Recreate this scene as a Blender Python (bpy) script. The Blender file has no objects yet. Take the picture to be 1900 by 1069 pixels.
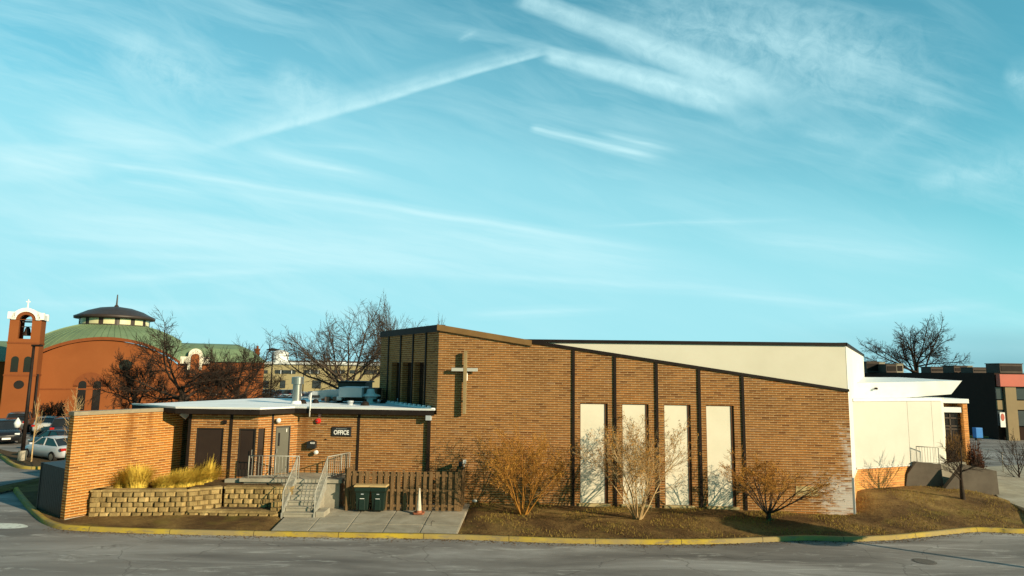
import bpy, bmesh, math, random
from mathutils import Vector, Matrix
R = math.radians
random.seed(7)
S = bpy.context.scene
COL = S.collection

# ------------------------------------------------------------------ camera
F = 1200.0; CAMH = 6.0
TILT = math.atan((688 - 534.5) / F); ROLL = .014
CM = Matrix.Rotation(math.pi / 2 + TILT, 3, 'X') @ Matrix.Rotation(ROLL, 3, 'Z')
cam = bpy.data.cameras.new('camera'); camo = bpy.data.objects.new('camera', cam); COL.objects.link(camo)
cam.sensor_width = 36; cam.lens = F / 1900 * 36; cam.clip_start = .1; cam.clip_end = 6000
camo.matrix_world = Matrix.Translation((0, 0, CAMH)) @ CM.to_4x4()
S.camera = camo

def ray(px, py): return CM @ Vector(((px - 950) / F, -(py - 534.5) / F, -1))
def PY(px, py, Y):
    d = ray(px, py); return Vector((0, 0, CAMH)) + d * (Y / d.y)
def PZ(px, py, z=0.0):
    d = ray(px, py); return Vector((0, 0, CAMH)) + d * ((z - CAMH) / d.z)
def PPL(px, py, o, n):            # ray - vertical plane
    d = ray(px, py); c = Vector((0, 0, CAMH)); o = Vector(o); n = Vector(n)
    return c + d * ((o - c).dot(n) / d.dot(n))

# ------------------------------------------------------------------ materials
def nt(name):
    m = bpy.data.materials.new(name); m.use_nodes = True
    t = m.node_tree; b = t.nodes['Principled BSDF']
    return m, t, b
def nn(t, typ, **kw):
    n = t.nodes.new(typ)
    for k, v in kw.items(): setattr(n, k, v)
    return n
def ramp(t, src, stops, interp='LINEAR'):
    r = nn(t, 'ShaderNodeValToRGB'); r.color_ramp.interpolation = interp
    e = r.color_ramp.elements
    while len(e) < len(stops): e.new(.5)
    for i, (p, c) in enumerate(stops):
        e[i].position = p; e[i].color = (c if len(c) == 4 else (*c, 1)) if hasattr(c, '__len__') else (c, c, c, 1)
    t.links.new(src, r.inputs[0]); return r
def mixc(t, f, a, b, mode='MIX'):
    m = nn(t, 'ShaderNodeMix', data_type='RGBA', blend_type=mode)
    for s, v in ((m.inputs[0], f), (m.inputs[6], a), (m.inputs[7], b)):
        if hasattr(v, 'links'): t.links.new(v, s)
        elif hasattr(v, '__len__'): s.default_value = (*v[:3], 1)
        else: s.default_value = v
    return m.outputs[2]
def math_(t, op, a, b=None, c=None, clamp=False):
    m = nn(t, 'ShaderNodeMath', operation=op, use_clamp=clamp)
    for i, v in enumerate((a, b, c)):
        if v is None: continue
        if hasattr(v, 'links'): t.links.new(v, m.inputs[i])
        else: m.inputs[i].default_value = v
    return m.outputs[0]
def noise(t, vec, scale, detail=4, rough=.55, dist=0):
    n = nn(t, 'ShaderNodeTexNoise'); n.inputs['Scale'].default_value = scale
    n.inputs['Detail'].default_value = detail; n.inputs['Roughness'].default_value = rough
    n.inputs['Distortion'].default_value = dist
    if vec is not None: t.links.new(vec, n.inputs['Vector'])
    return n.outputs['Fac']
def pos(t, scale=(1, 1, 1)):
    g = nn(t, 'ShaderNodeTexCoord'); m = nn(t, 'ShaderNodeMapping'); m.inputs['Scale'].default_value = scale
    t.links.new(g.outputs['Object'], m.inputs['Vector']); return m.outputs[0]
def bump(t, b, h, strength=.3, dist=.02):
    n = nn(t, 'ShaderNodeBump'); n.inputs['Strength'].default_value = strength; n.inputs['Distance'].default_value = dist
    t.links.new(h, n.inputs['Height']); t.links.new(n.outputs[0], b.inputs['Normal'])
def mat(name, c, c2=None, scale=3, rough=.7, metal=0, bmp=0, stretch=(1, 1, 1), lo=.35, hi=.65, detail=5, bscale=None):
    m, t, b = nt(name)
    if rough > .5: b.inputs['Specular IOR Level'].default_value = .12
    b.inputs['Roughness'].default_value = rough; b.inputs['Metallic'].default_value = metal
    v = pos(t, stretch)
    c2 = c2 or tuple(x * .8 for x in c)
    n = noise(t, v, scale, detail, .6)
    r = ramp(t, n, [(lo, c2), (hi, c)])
    t.links.new(r.outputs[0], b.inputs['Base Color'])
    if bmp: bump(t, b, noise(t, v, bscale or scale * 4, 4), bmp, .02)
    return m
def uvn(t):
    u = nn(t, 'ShaderNodeUVMap'); return u.outputs[0]
def brick_mat(name, c1, c2, cm, dark, w=.34, h=.104, mort=.011, bstr=.5, stain=None, efflo=None, bed=.2, light=.53):
    m, t, b = nt(name); L = t.links
    uv = uvn(t)
    # slight waviness so courses are not ruler straight
    br = nn(t, 'ShaderNodeTexBrick'); br.offset = .5
    for k, v in (('Scale', 1), ('Mortar Size', mort), ('Mortar Smooth', .15), ('Bias', 0), ('Brick Width', w), ('Row Height', h)):
        br.inputs[k].default_value = v
    L.new(uv, br.inputs['Vector'])
    br.inputs['Color1'].default_value = (0, 0, 0, 1); br.inputs['Color2'].default_value = (1, 1, 1, 1); br.inputs['Mortar'].default_value = (.5, .5, .5, 1)
    per = ramp(t, br.outputs['Color'], [(0, dark), (.08, c2), (.5, c1), (.95, tuple(min(1, x * 1.12) for x in c1)), (1, tuple(x * .8 + .05 for x in c1))])
    big = noise(t, uv, .55, 5, .6)
    tone = ramp(t, big, [(.28, (.72, .7, .72)), (.5, (.98, .98, 1)), (.72, (1.2, 1.1, .95))])
    col = mixc(t, 1, per.outputs[0], tone.outputs[0], 'MULTIPLY')
    fine = ramp(t, noise(t, uv, 9, 5, .7), [(.3, .75), (.7, 1.15)])
    col = mixc(t, 1, col, fine.outputs[0], 'MULTIPLY')
    # bed joints: painted shadow line, plus pale mortar runs painted as lit brick edges
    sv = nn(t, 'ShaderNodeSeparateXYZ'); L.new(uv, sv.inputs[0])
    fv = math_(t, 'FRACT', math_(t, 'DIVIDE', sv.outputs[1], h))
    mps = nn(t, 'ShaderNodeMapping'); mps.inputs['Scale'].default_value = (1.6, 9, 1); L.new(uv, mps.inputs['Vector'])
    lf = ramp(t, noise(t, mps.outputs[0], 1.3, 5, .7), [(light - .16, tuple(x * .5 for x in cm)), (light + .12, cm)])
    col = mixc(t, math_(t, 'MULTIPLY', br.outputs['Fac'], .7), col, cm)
    mortar_highlight = ramp(t, fv, [(bed * .8, 1), (bed * 1.6, 0)]).outputs[0]
    rake_shade = ramp(t, fv, [(1 - bed * 1.7, 0), (1 - bed * .9, 1)]).outputs[0]
    col = mixc(t, math_(t, 'MULTIPLY', mortar_highlight, .9), col, lf.outputs[0])
    col = mixc(t, math_(t, 'MULTIPLY', rake_shade, .92), col, tuple(x * .16 for x in c1))
    if stain:      # rusty runs from the coping: (u, v_top, width, length)
        sp = nn(t, 'ShaderNodeSeparateXYZ'); L.new(uv, sp.inputs[0])
        for (u0, v0, wd, ln) in stain:
            wob = math_(t, 'MULTIPLY_ADD', noise(t, uv, 1.5, 3), .3, -.15)
            du = math_(t, 'ABSOLUTE', math_(t, 'SUBTRACT', math_(t, 'ADD', sp.outputs[0], wob), u0))
            a = math_(t, 'SUBTRACT', 1, math_(t, 'DIVIDE', du, wd), clamp=True)
            dv = math_(t, 'DIVIDE', math_(t, 'SUBTRACT', v0, sp.outputs[1]), ln)
            bb = math_(t, 'SUBTRACT', 1, dv, clamp=True)
            f = math_(t, 'MULTIPLY', math_(t, 'MULTIPLY', a, bb), .75)
            col = mixc(t, f, col, (.16, .055, .012))
    if efflo:      # white salt bloom
        sp = nn(t, 'ShaderNodeSeparateXYZ'); L.new(uv, sp.inputs[0])
        u1, v1, lu, lv = efflo
        def patch(lu_, vc, lv_):
            a_ = math_(t, 'SUBTRACT', 1, math_(t, 'DIVIDE', math_(t, 'SUBTRACT', u1, sp.outputs[0]), lu_))
            return math_(t, 'MINIMUM', a_, math_(t, 'SUBTRACT', 1, math_(t, 'DIVIDE', math_(t, 'ABSOLUTE', math_(t, 'SUBTRACT', sp.outputs[1], vc)), lv_)))
        k = math_(t, 'MAXIMUM', patch(lu, v1, lv), math_(t, 'MULTIPLY_ADD', patch(.95, 2.4, 2.9), .8, -.12))
        mp = nn(t, 'ShaderNodeMapping'); mp.inputs['Scale'].default_value = (1, 3.2, 1); L.new(uv, mp.inputs['Vector'])
        n2 = noise(t, mp.outputs[0], 2.6, 7, .8)
        s = math_(t, 'ADD', math_(t, 'MULTIPLY', k, .55), math_(t, 'SUBTRACT', n2, .5))
        pb = math_(t, 'MULTIPLY_ADD', ramp(t, br.outputs['Color'], [(0, 0), (1, 1)]).outputs[0], .22, -.11)
        f = ramp(t, math_(t, 'ADD', s, pb), [(.2, 0), (.42, .75)])
        col = mixc(t, f.outputs[0], col, (.55, .53, .5))
    L.new(col, b.inputs['Base Color']); b.inputs['Specular IOR Level'].default_value = .12; b.inputs['Roughness'].default_value = .85
    inv = math_(t, 'SUBTRACT', 1, br.outputs['Fac'])
    hh = math_(t, 'ADD', inv, math_(t, 'MULTIPLY', noise(t, uv, 40, 3), .25))
    bump(t, b, hh, bstr, .012)
    return m

M = {}
BR1, BR2, BRM, BRD = (.375, .165, .047), (.295, .118, .032), (.64, .43, .22), (.18, .065, .018)
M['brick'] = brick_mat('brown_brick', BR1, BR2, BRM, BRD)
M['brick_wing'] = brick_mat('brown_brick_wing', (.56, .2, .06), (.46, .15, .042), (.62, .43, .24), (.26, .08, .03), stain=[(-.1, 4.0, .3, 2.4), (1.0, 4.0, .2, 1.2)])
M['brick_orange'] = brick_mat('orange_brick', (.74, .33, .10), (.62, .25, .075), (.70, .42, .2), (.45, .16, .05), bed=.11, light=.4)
M['trim_dark'] = mat('dark_brown_metal', (.022, .016, .013), (.014, .01, .009), 2, .55)
M['column'] = mat('black_steel', (.014, .011, .01), (.024, .015, .01), 6, .6)
M['trim_brown'] = mat('tan_coping', (.24, .14, .055), (.19, .11, .045), 2, .55, stretch=(1, 1, 1))
M['coping_grey'] = mat('grey_coping', (.3, .25, .17), (.22, .18, .12), 3, .55)
M['cream'] = mat('cream_panel', (.82, .77, .62), (.77, .715, .565), .8, .8, bmp=.08, bscale=60)
M['white_wall'] = mat('white_stucco', (.66, .65, .61), (.61, .60, .56), .6, .8, bmp=.08, bscale=70)
M['cream_wall'] = mat('cream_stucco', (.69, .655, .54), (.64, .605, .49), .5, .85, bmp=.1, bscale=60)
M['block_stucco'] = mat('pale_stucco', (.58, .565, .51), (.54, .52, .465), .5, .85, bmp=.1, bscale=60)
M['white_metal'] = mat('white_metal', (.8, .81, .8), (.72, .73, .72), 2, .4)
M['roof_white'] = mat('white_membrane', (.88, .9, .92), (.78, .8, .82), .7, .55, bmp=.05, bscale=8)
M['roof_dark'] = mat('dark_roofing', (.06, .05, .045), (.04, .035, .03), 1, .9)
M['glass'] = mat('bronze_glass', (.035, .022, .015), (.025, .016, .012), .6, .08)
M['glass_dark'] = mat('dark_glass', (.012, .011, .012), (.02, .016, .014), .7, .1)
M['frame'] = mat('bronze_frame', (.03, .02, .014), (.022, .016, .012), 3, .45)
M['door'] = mat('grey_green_door', (.085, .08, .055), (.07, .065, .045), 2, .5)
M['steel'] = mat('galvanised_steel', (.42, .42, .40), (.32, .32, .31), 4, .3, .85, stretch=(1, 1, .1))
M['duct'] = mat('galvanised_duct', (.5, .54, .57), (.42, .46, .49), 1.2, .5, .25)
M['concrete'] = None
M['black'] = mat('black_paint', (.012, .012, .013), (.02, .019, .018), 5, .5)
M['red'] = mat('red_paint', (.62, .02, .015), (.5, .02, .015), 4, .35)
M['pink'] = mat('red_white_strobe', (.75, .35, .3), (.65, .25, .22), 4, .3)
M['white'] = mat('white_paint', (.8, .79, .75), (.72, .71, .67), 4, .45)
M['rail'] = mat('pale_rail_paint', (.36, .355, .31), (.27, .26, .22), 6, .5)
M['wood'] = mat('weathered_wood', (.25, .155, .075), (.10, .058, .026), 5, .85, bmp=.4, stretch=(6, 6, .35), lo=.3, hi=.7)
M['bin'] = mat('dark_green_plastic', (.005, .017, .012), (.007, .021, .015), 3, .42)
M['lid'] = mat('tan_plastic', (.52, .37, .17), (.44, .31, .14), 4, .5)
M['rubber'] = mat('rubber', (.015, .015, .015), (.025, .024, .022), 8, .8)
M['cone_white'] = mat('cone_white', (.62, .55, .43), (.5, .43, .33), 5, .5)
M['cone_orange'] = mat('cone_orange', (.34, .13, .07), (.25, .09, .05), 5, .55)
M['stone'] = None
M['bark'] = mat('grey_bark', (.085, .062, .045), (.05, .037, .028), 5, .9)
M['bark_dark'] = mat('dark_bark', (.05, .034, .025), (.03, .022, .017), 5, .9)
M['stem'] = mat('tan_stem', (.52, .38, .2), (.34, .21, .09), 4, .75)
M['twig'] = mat('orange_twig', (.42, .2, .038), (.27, .115, .024), 5, .8)
M['seed'] = mat('rust_seed_heads', (.48, .24, .045), (.34, .155, .03), 5, .8)
M['straw'] = mat('golden_straw', (.72, .52, .09), (.5, .33, .045), 3, .7)
M['straw2'] = mat('dry_turf', (.38, .27, .06), (.2, .13, .03), 1.5, .85)
M['church'] = mat('red_church_brick', (.235, .076, .024), (.20, .062, .019), .25, .9, bmp=.15, bscale=8)
M['church_trim'] = mat('red_brick_trim', (.19, .058, .02), (.165, .05, .017), 3, .85)
M['copper'] = mat('green_copper', (.165, .235, .135), (.125, .185, .11), .5, .6, stretch=(1, 1, 1))
M['brown_roof'] = mat('brown_metal_roof', (.04, .026, .02), (.03, .02, .016), 2, .5)
M['lantern'] = mat('cream_glazing', (.62, .6, .36), (.55, .52, .3), 1, .3)
M['far_cream'] = mat('far_cream_brick', (.42, .35, .19), (.36, .3, .16), .15, .9)
M['far_glass'] = mat('far_glass', (.035, .045, .05), (.05, .06, .065), .6, .2)
M['tank'] = mat('white_tank', (.75, .78, .78), (.7, .72, .72), .2, .6)
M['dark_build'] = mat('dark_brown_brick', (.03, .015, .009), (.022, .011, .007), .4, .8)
M['beige'] = mat('beige_concrete', (.30, .225, .13), (.25, .19, .11), .5, .9)
M['red_fascia'] = mat('red_fascia', (.48, .075, .035), (.42, .065, .03), 1, .5)
M['iron'] = mat('worn_iron', (.13, .12, .11), (.09, .085, .08), 20, .7)
M['hvac'] = mat('brown_grey_hvac', (.11, .085, .07), (.08, .06, .05), 1, .7)
M['hvac_pale'] = mat('pale_hvac', (.36, .33, .25), (.3, .27, .2), 1, .7)
M['blue'] = mat('blue_plastic', (.03, .22, .62), (.03, .18, .52), 2, .4)
M['yellow'] = None
M['mark'] = mat('road_paint', (.62, .66, .62), (.3, .31, .3), 6, .8, lo=.3, hi=.5)
M['mulch'] = mat('brown_mulch', (.12, .08, .04), (.055, .036, .02), 12, .95, bmp=.8, bscale=40)
M['evergreen'] = mat('dark_evergreen', (.03, .05, .02), (.015, .03, .012), 2, .8)
M['tyre'] = M['rubber']
M['chrome'] = mat('chrome', (.7, .7, .7), (.6, .6, .6), 3, .15, 1)
M['lamp_clear'] = mat('clear_lens', (.7, .72, .72), (.6, .62, .62), 4, .1)
M['lamp_red'] = mat('red_lens', (.4, .015, .01), (.3, .01, .01), 4, .15)
M['car_glass'] = mat('car_glass', (.012, .014, .016), (.02, .022, .024), 1, .04)

def build_special():
    # asphalt: worn grey with pale streaks and darker tar
    m, t, b = nt('worn_asphalt'); L = t.links
    v = pos(t); vs = pos(t, (.22, 1.0, 1))
    base = ramp(t, noise(t, vs, .55, 6, .62, .6), [(.3, (.105, .1, .098)), (.5, (.205, .196, .188)), (.74, (.37, .366, .36))])
    st = ramp(t, noise(t, vs, 1.7, 7, .72, 1.2), [(.56, 0), (.66, .6)])
    col = mixc(t, st.outputs[0], base.outputs[0], (.48, .48, .46))
    fi = ramp(t, noise(t, v, 60, 3, .7), [(.3, .72), (.7, 1.25)])
    col = mixc(t, 1, col, fi.outputs[0], 'MULTIPLY')
    # salt smears
    s2 = ramp(t, noise(t, vs, 3.4, 5, .7, 2.5), [(.66, 0), (.72, .6)])
    col = mixc(t, s2.outputs[0], col, (.52, .54, .5))
    wv = nn(t, 'ShaderNodeTexVoronoi', feature='DISTANCE_TO_EDGE'); wv.inputs['Scale'].default_value = .16
    wp = nn(t, 'ShaderNodeVectorMath', operation='ADD'); L.new(v, wp.inputs[0])
    nz = nn(t, 'ShaderNodeTexNoise'); nz.inputs['Scale'].default_value = .8; nz.inputs['Detail'].default_value = 6; L.new(v, nz.inputs['Vector'])
    L.new(nz.outputs['Color'], wp.inputs[1]); L.new(wp.outputs[0], wv.inputs['Vector'])
    cr = ramp(t, wv.outputs['Distance'], [(0, .45), (.003, 0)])
    col = mixc(t, cr.outputs[0], col, (.035, .032, .03))
    L.new(col, b.inputs['Base Color']); b.inputs['Specular IOR Level'].default_value = .12; b.inputs['Roughness'].default_value = .8
    bump(t, b, noise(t, v, 50, 4, .7), .5, .012)
    M['asphalt'] = m
    # concrete
    m, t, b = nt('weathered_concrete'); L = t.links; v = pos(t)
    base = ramp(t, noise(t, v, 1.1, 6, .62, .4), [(.3, (.25, .225, .175)), (.55, (.36, .33, .26)), (.75, (.45, .42, .35))])
    s = ramp(t, noise(t, pos(t, (1, .5, 1)), 1.6, 6, .7, 1.6), [(.6, 0), (.72, .6)])
    col = mixc(t, s.outputs[0], base.outputs[0], (.47, .48, .44))
    col = mixc(t, 1, col, ramp(t, noise(t, v, 45, 3, .7), [(.3, .82), (.7, 1.12)]).outputs[0], 'MULTIPLY')
    L.new(col, b.inputs['Base Color']); b.inputs['Specular IOR Level'].default_value = .12; b.inputs['Roughness'].default_value = .85
    bump(t, b, noise(t, v, 40, 4), .25, .01); M['concrete'] = m
    m2 = m.copy(); m2.name = 'dark_concrete'; M['concrete_dark'] = mat('brown_concrete', (.13, .108, .086), (.095, .078, .062), 1.2, .9, bmp=.15, bscale=20)
    # stone block
    m, t, b = nt('split_face_block'); L = t.links; v = pos(t)
    col = ramp(t, noise(t, v, 2.3, 6, .65), [(.25, (.18, .122, .05)), (.5, (.32, .225, .095)), (.75, (.46, .34, .155))])
    oi = nn(t, 'ShaderNodeNewGeometry')
    rt = ramp(t, oi.outputs['Random Per Island'], [(0, .7), (1, 1.2)])
    c = mixc(t, 1, col.outputs[0], rt.outputs[0], 'MULTIPLY')
    L.new(c, b.inputs['Base Color']); b.inputs['Specular IOR Level'].default_value = .12; b.inputs['Roughness'].default_value = .95
    bump(t, b, noise(t, v, 16, 6, .7), .9, .03); M['stone'] = m
    # kerb paint
    m, t, b = nt('worn_yellow_paint'); L = t.links; v = pos(t)
    c = ramp(t, noise(t, v, .7, 4), [(.4, (.33, .235, .055)), (.66, (.50, .36, .03))])
    chip = ramp(t, noise(t, pos(t, (.6, 2, 3)), 3.5, 7, .75), [(.52, 0), (.6, .85)])
    col = mixc(t, chip.outputs[0], c.outputs[0], (.19, .15, .095))
    dirt = ramp(t, noise(t, v, .3, 5), [(.42, 0), (.6, .7)])
    col = mixc(t, dirt.outputs[0], col, (.27, .215, .12))
    sj = nn(t, 'ShaderNodeSeparateXYZ'); L.new(v, sj.inputs[0]); jf = math_(t, 'LESS_THAN', math_(t, 'FRACT', math_(t, 'DIVIDE', sj.outputs[0], 3.05)), .009)
    col = mixc(t, math_(t, 'MULTIPLY', jf, .8), col, (.03, .025, .02))
    L.new(col, b.inputs['Base Color']); b.inputs['Specular IOR Level'].default_value = .12; b.inputs['Roughness'].default_value = .75
    bump(t, b, noise(t, v, 18, 5), .4, .01); M['yellow'] = m
    # lawn
    m, t, b = nt('dormant_turf'); L = t.links; v = pos(t)
    base = ramp(t, noise(t, v, .42, 6, .65, .5), [(.3, (.058, .034, .015)), (.45, (.12, .07, .028)), (.56, (.20, .125, .045)), (.72, (.31, .215, .075))])
    f = ramp(t, noise(t, pos(t, (1, 2.2, 1)), 7, 6, .75, .6), [(.3, .55), (.7, 1.4)])
    col = mixc(t, 1, base.outputs[0], f.outputs[0], 'MULTIPLY')
    g = ramp(t, noise(t, v, .8, 4), [(.55, 0), (.72, .55)])
    col = mixc(t, g.outputs[0], col, (.17, .14, .03))
    L.new(col, b.inputs['Base Color']); b.inputs['Specular IOR Level'].default_value = .12; b.inputs['Roughness'].default_value = .95
    bump(t, b, noise(t, v, 14, 7, .75), 1, .06); M['lawn'] = m
build_special()

# ------------------------------------------------------------------ mesh builder
class MB:
    def __init__(s): s.v = []; s.f = []
    def add(s, vs, fs):
        o = len(s.v); s.v += [Vector(p) for p in vs]; s.f += [tuple(i + o for i in f) for f in fs]; return s
    def quad(s, a, b, c, d): return s.add([a, b, c, d], [(0, 1, 2, 3)])
    def poly(s, ps): return s.add(ps, [tuple(range(len(ps)))])
    def box(s, x0, x1, y0, y1, z0, z1):
        return s.add([(x0, y0, z0), (x1, y0, z0), (x1, y1, z0), (x0, y1, z0), (x0, y0, z1), (x1, y0, z1), (x1, y1, z1), (x0, y1, z1)],
                     [(0, 3, 2, 1), (4, 5, 6, 7), (0, 1, 5, 4), (1, 2, 6, 5), (2, 3, 7, 6), (3, 0, 4, 7)])
    def prism(s, poly, z0, z1):     # xy polygon (ccw) extruded in z; z1 may be list
        n = len(poly); zt = z1 if hasattr(z1, '__len__') else [z1] * n; zb = z0 if hasattr(z0, '__len__') else [z0] * n
        vs = [(p[0], p[1], zb[i]) for i, p in enumerate(poly)] + [(p[0], p[1], zt[i]) for i, p in enumerate(poly)]
        fs = [tuple(range(n - 1, -1, -1)), tuple(range(n, 2 * n))] + [(i, (i + 1) % n, n + (i + 1) % n, n + i) for i in range(n)]
        return s.add(vs, fs)
    def slab(s, prof, ax, y0, y1):  # profile polygon in (u,z); ax maps (u,y,z)->xyz ; ccw seen from -y
        n = len(prof)
        vs = [ax(u, y0, z) for u, z in prof] + [ax(u, y1, z) for u, z in prof]
        fs = [tuple(range(n)), tuple(range(2 * n - 1, n - 1, -1))] + [((i + 1) % n, i, n + i, n + (i + 1) % n) for i in range(n)]
        return s.add(vs, fs)
    def wall(s, a, b, z0, z1, th):  # vertical slab from a to b (xy), thickness to the left-hand back side
        a = Vector((a[0], a[1])); b = Vector((b[0], b[1])); d = (b - a).normalized(); n = Vector((-d.y, d.x)) * th
        return s.prism([a, b, b + n, a + n], z0, z1)
    def tube(s, pts, rs, n=6, cap=True):
        pts = [Vector(p) for p in pts]; k = len(pts)
        if not hasattr(rs, '__len__'): rs = [rs] * k
        o = len(s.v); up = None
        for i, p in enumerate(pts):
            d = (pts[min(i + 1, k - 1)] - pts[max(i - 1, 0)])
            if d.length < 1e-9: d = Vector((0, 0, 1))
            d.normalize()
            if up is None: up = Vector((0, 0, 1)) if abs(d.z) < .9 else Vector((1, 0, 0))
            x = d.cross(up)
            if x.length < 1e-4: x = d.orthogonal()
            x.normalize(); y = d.cross(x); up = -y if False else up
            for j in range(n):
                a = 2 * math.pi * j / n
                s.v.append(p + (x * math.cos(a) + y * math.sin(a)) * rs[i])
        for i in range(k - 1):
            for j in range(n):
                s.f.append((o + i * n + j, o + i * n + (j + 1) % n, o + (i + 1) * n + (j + 1) % n, o + (i + 1) * n + j))
        if cap and n > 3:
            s.f.append(tuple(o + j for j in range(n - 1, -1, -1))); s.f.append(tuple(o + (k - 1) * n + j for j in range(n)))
        return s
    def lathe(s, prof, c=(0, 0, 0), n=24, a0=0, a1=2 * math.pi):
        o = len(s.v); full = abs(a1 - a0 - 2 * math.pi) < 1e-6; m = n if full else n + 1
        for r, z in prof:
            for j in range(m):
                a = a0 + (a1 - a0) * j / n; s.v.append(Vector((c[0] + r * math.cos(a), c[1] + r * math.sin(a), c[2] + z)))
        for i in range(len(prof) - 1):
            for j in range(n):
                q = (j + 1) % m; s.f.append((o + i * m + j, o + i * m + q, o + (i + 1) * m + q, o + (i + 1) * m + j))
        return s
    def ball(s, c, r, sc=(1, 1, 1), n=12, k=8):
        return s.add(*self_ball(c, r, sc, n, k))
    def build(s, name, m, parent=None, loc=None, smooth=False, bevel=0, label=None, cat=None, group=None, kind=None, world=False, flip=False):
        """loc: object origin (top level).  world=True: verts are world coords even under a parent (unrotated empty)."""
        off = Vector((0, 0, 0))
        if loc is not None: off = Vector(loc)
        elif parent is not None and world: off = parent.location
        vs = s.v
        if parent is not None and world:
            iv = parent.matrix_basis.inverted(); vs = [iv @ p for p in s.v]; off = Vector((0, 0, 0))
        me = bpy.data.meshes.new(name)
        me.from_pydata([p - off for p in vs], [], s.f)
        me.update()
        bm = bmesh.new(); bm.from_mesh(me)
        bmesh.ops.recalc_face_normals(bm, faces=bm.faces) if flip else None
        uvl = bm.loops.layers.uv.new('UVMap')
        for f in bm.faces:
            n = f.normal
            if abs(n.z) > .8: tx, ty = Vector((1, 0, 0)), Vector((0, 1, 0))
            else:
                tx = Vector((-n.y, n.x, 0)); tx.normalize(); ty = Vector((0, 0, 1))
            for lp in f.loops: lp[uvl].uv = (lp.vert.co.dot(tx), lp.vert.co.dot(ty))
            f.smooth = smooth
        bm.to_mesh(me); bm.free()
        o = bpy.data.objects.new(name, me); COL.objects.link(o)
        me.materials.append(M[m] if isinstance(m, str) else m)
        if parent is not None: o.parent = parent
        if loc is not None and parent is None: o.location = loc
        if bevel:
            md = o.modifiers.new('bevel', 'BEVEL'); md.width = bevel; md.segments = 2; md.limit_method = 'ANGLE'
        tag(o, label, cat, group, kind); return o
def self_ball(c, r, sc=(1, 1, 1), n=12, k=8):
    vs = []; fs = []
    for i in range(k + 1):
        t = math.pi * i / k
        for j in range(n):
            a = 2 * math.pi * j / n
            vs.append((c[0] + r * sc[0] * math.sin(t) * math.cos(a), c[1] + r * sc[1] * math.sin(t) * math.sin(a), c[2] + r * sc[2] * math.cos(t)))
    for i in range(k):
        for j in range(n):
            q = (j + 1) % n; fs.append((i * n + j, (i + 1) * n + j, (i + 1) * n + q, i * n + q))
    return vs, fs
def tag(o, label=None, cat=None, group=None, kind=None):
    for k, v in (('label', label), ('category', cat), ('group', group), ('kind', kind)):
        if v: o[k] = v
    return o
def empty(name, loc, label, cat, rz=0, group=None):
    o = bpy.data.objects.new(name, None); COL.objects.link(o); o.location = loc; o.rotation_euler = (0, 0, rz)
    o.empty_display_size = .3
    o.matrix_basis = Matrix.Translation(loc) @ Matrix.Rotation(rz, 4, 'Z')
    return tag(o, label, cat, group)
def children(o): return [c for c in bpy.data.objects if c.parent == o]
def copy_tree(o, parent=None):
    c = o.copy(); COL.objects.link(c); c.parent = parent
    for ch in children(o): copy_tree(ch, c)
    return c
def text_mesh(txt, size, depth=.01):
    cu = bpy.data.curves.new('t', 'FONT'); cu.body = txt; cu.size = size; cu.extrude = depth; cu.align_x = 'CENTER'; cu.align_y = 'CENTER'
    cu.offset = size * .028
    o = bpy.data.objects.new('t', cu); COL.objects.link(o)
    dg = bpy.context.evaluated_depsgraph_get(); me = bpy.data.meshes.new_from_object(o.evaluated_get(dg))
    vs = [v.co.copy() for v in me.vertices]; fs = [tuple(p.vertices) for p in me.polygons]
    bpy.data.objects.remove(o); bpy.data.meshes.remove(me); return vs, fs
def grid_wall(mb, ax, x0, x1, z0, z1, holes, depth):
    """wall face in plane y=0 of map ax with rectangular holes (x0,x1,z0,z1) and reveals going back by depth"""
    xs = sorted({x0, x1, *[h[0] for h in holes], *[h[1] for h in holes]}); zs = sorted({z0, z1, *[h[2] for h in holes], *[h[3] for h in holes]})
    for i in range(len(xs) - 1):
        for j in range(len(zs) - 1):
            cx = (xs[i] + xs[i + 1]) / 2; cz = (zs[j] + zs[j + 1]) / 2
            if any(h[0] < cx < h[1] and h[2] < cz < h[3] for h in holes): continue
            mb.quad(ax(xs[i], 0, zs[j]), ax(xs[i + 1], 0, zs[j]), ax(xs[i + 1], 0, zs[j + 1]), ax(xs[i], 0, zs[j + 1]))
    for a, b, c, d in holes:
        mb.quad(ax(a, 0, c), ax(a, 0, d), ax(a, depth, d), ax(a, depth, c))
        mb.quad(ax(b, 0, d), ax(b, 0, c), ax(b, depth, c), ax(b, depth, d))
        mb.quad(ax(a, 0, d), ax(b, 0, d), ax(b, depth, d), ax(a, depth, d))
        mb.quad(ax(b, 0, c), ax(a, 0, c), ax(a, depth, c), ax(b, depth, c))
def frame_of(a, b):
    """map (u, depth_back, z) for a vertical plane from a to b (xy); u=0 at a"""
    a = Vector((a[0], a[1], 0)); b = Vector((b[0], b[1], 0)); d = (b - a).normalized(); n = Vector((-d.y, d.x, 0))
    def ax(u, y, z): return a + d * u + n * y + Vector((0, 0, z))
    def inv(px, py):
        p = PPL(px, py, a, n); return ((p - a).dot(d), p.z)
    ax.L = (b - a).length; ax.inv = inv; ax.d = d; ax.n = n; ax.a = a
    return ax
def bx(mb, ax, u0, u1, y0, y1, z0, z1):
    vs = [ax(u, y, z) for z in (z0, z1) for u, y in ((u0, y0), (u1, y0), (u1, y1), (u0, y1))]
    return mb.add(vs, [(0, 3, 2, 1), (4, 5, 6, 7), (0, 1, 5, 4), (1, 2, 6, 5), (2, 3, 7, 6), (3, 0, 4, 7)])
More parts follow.
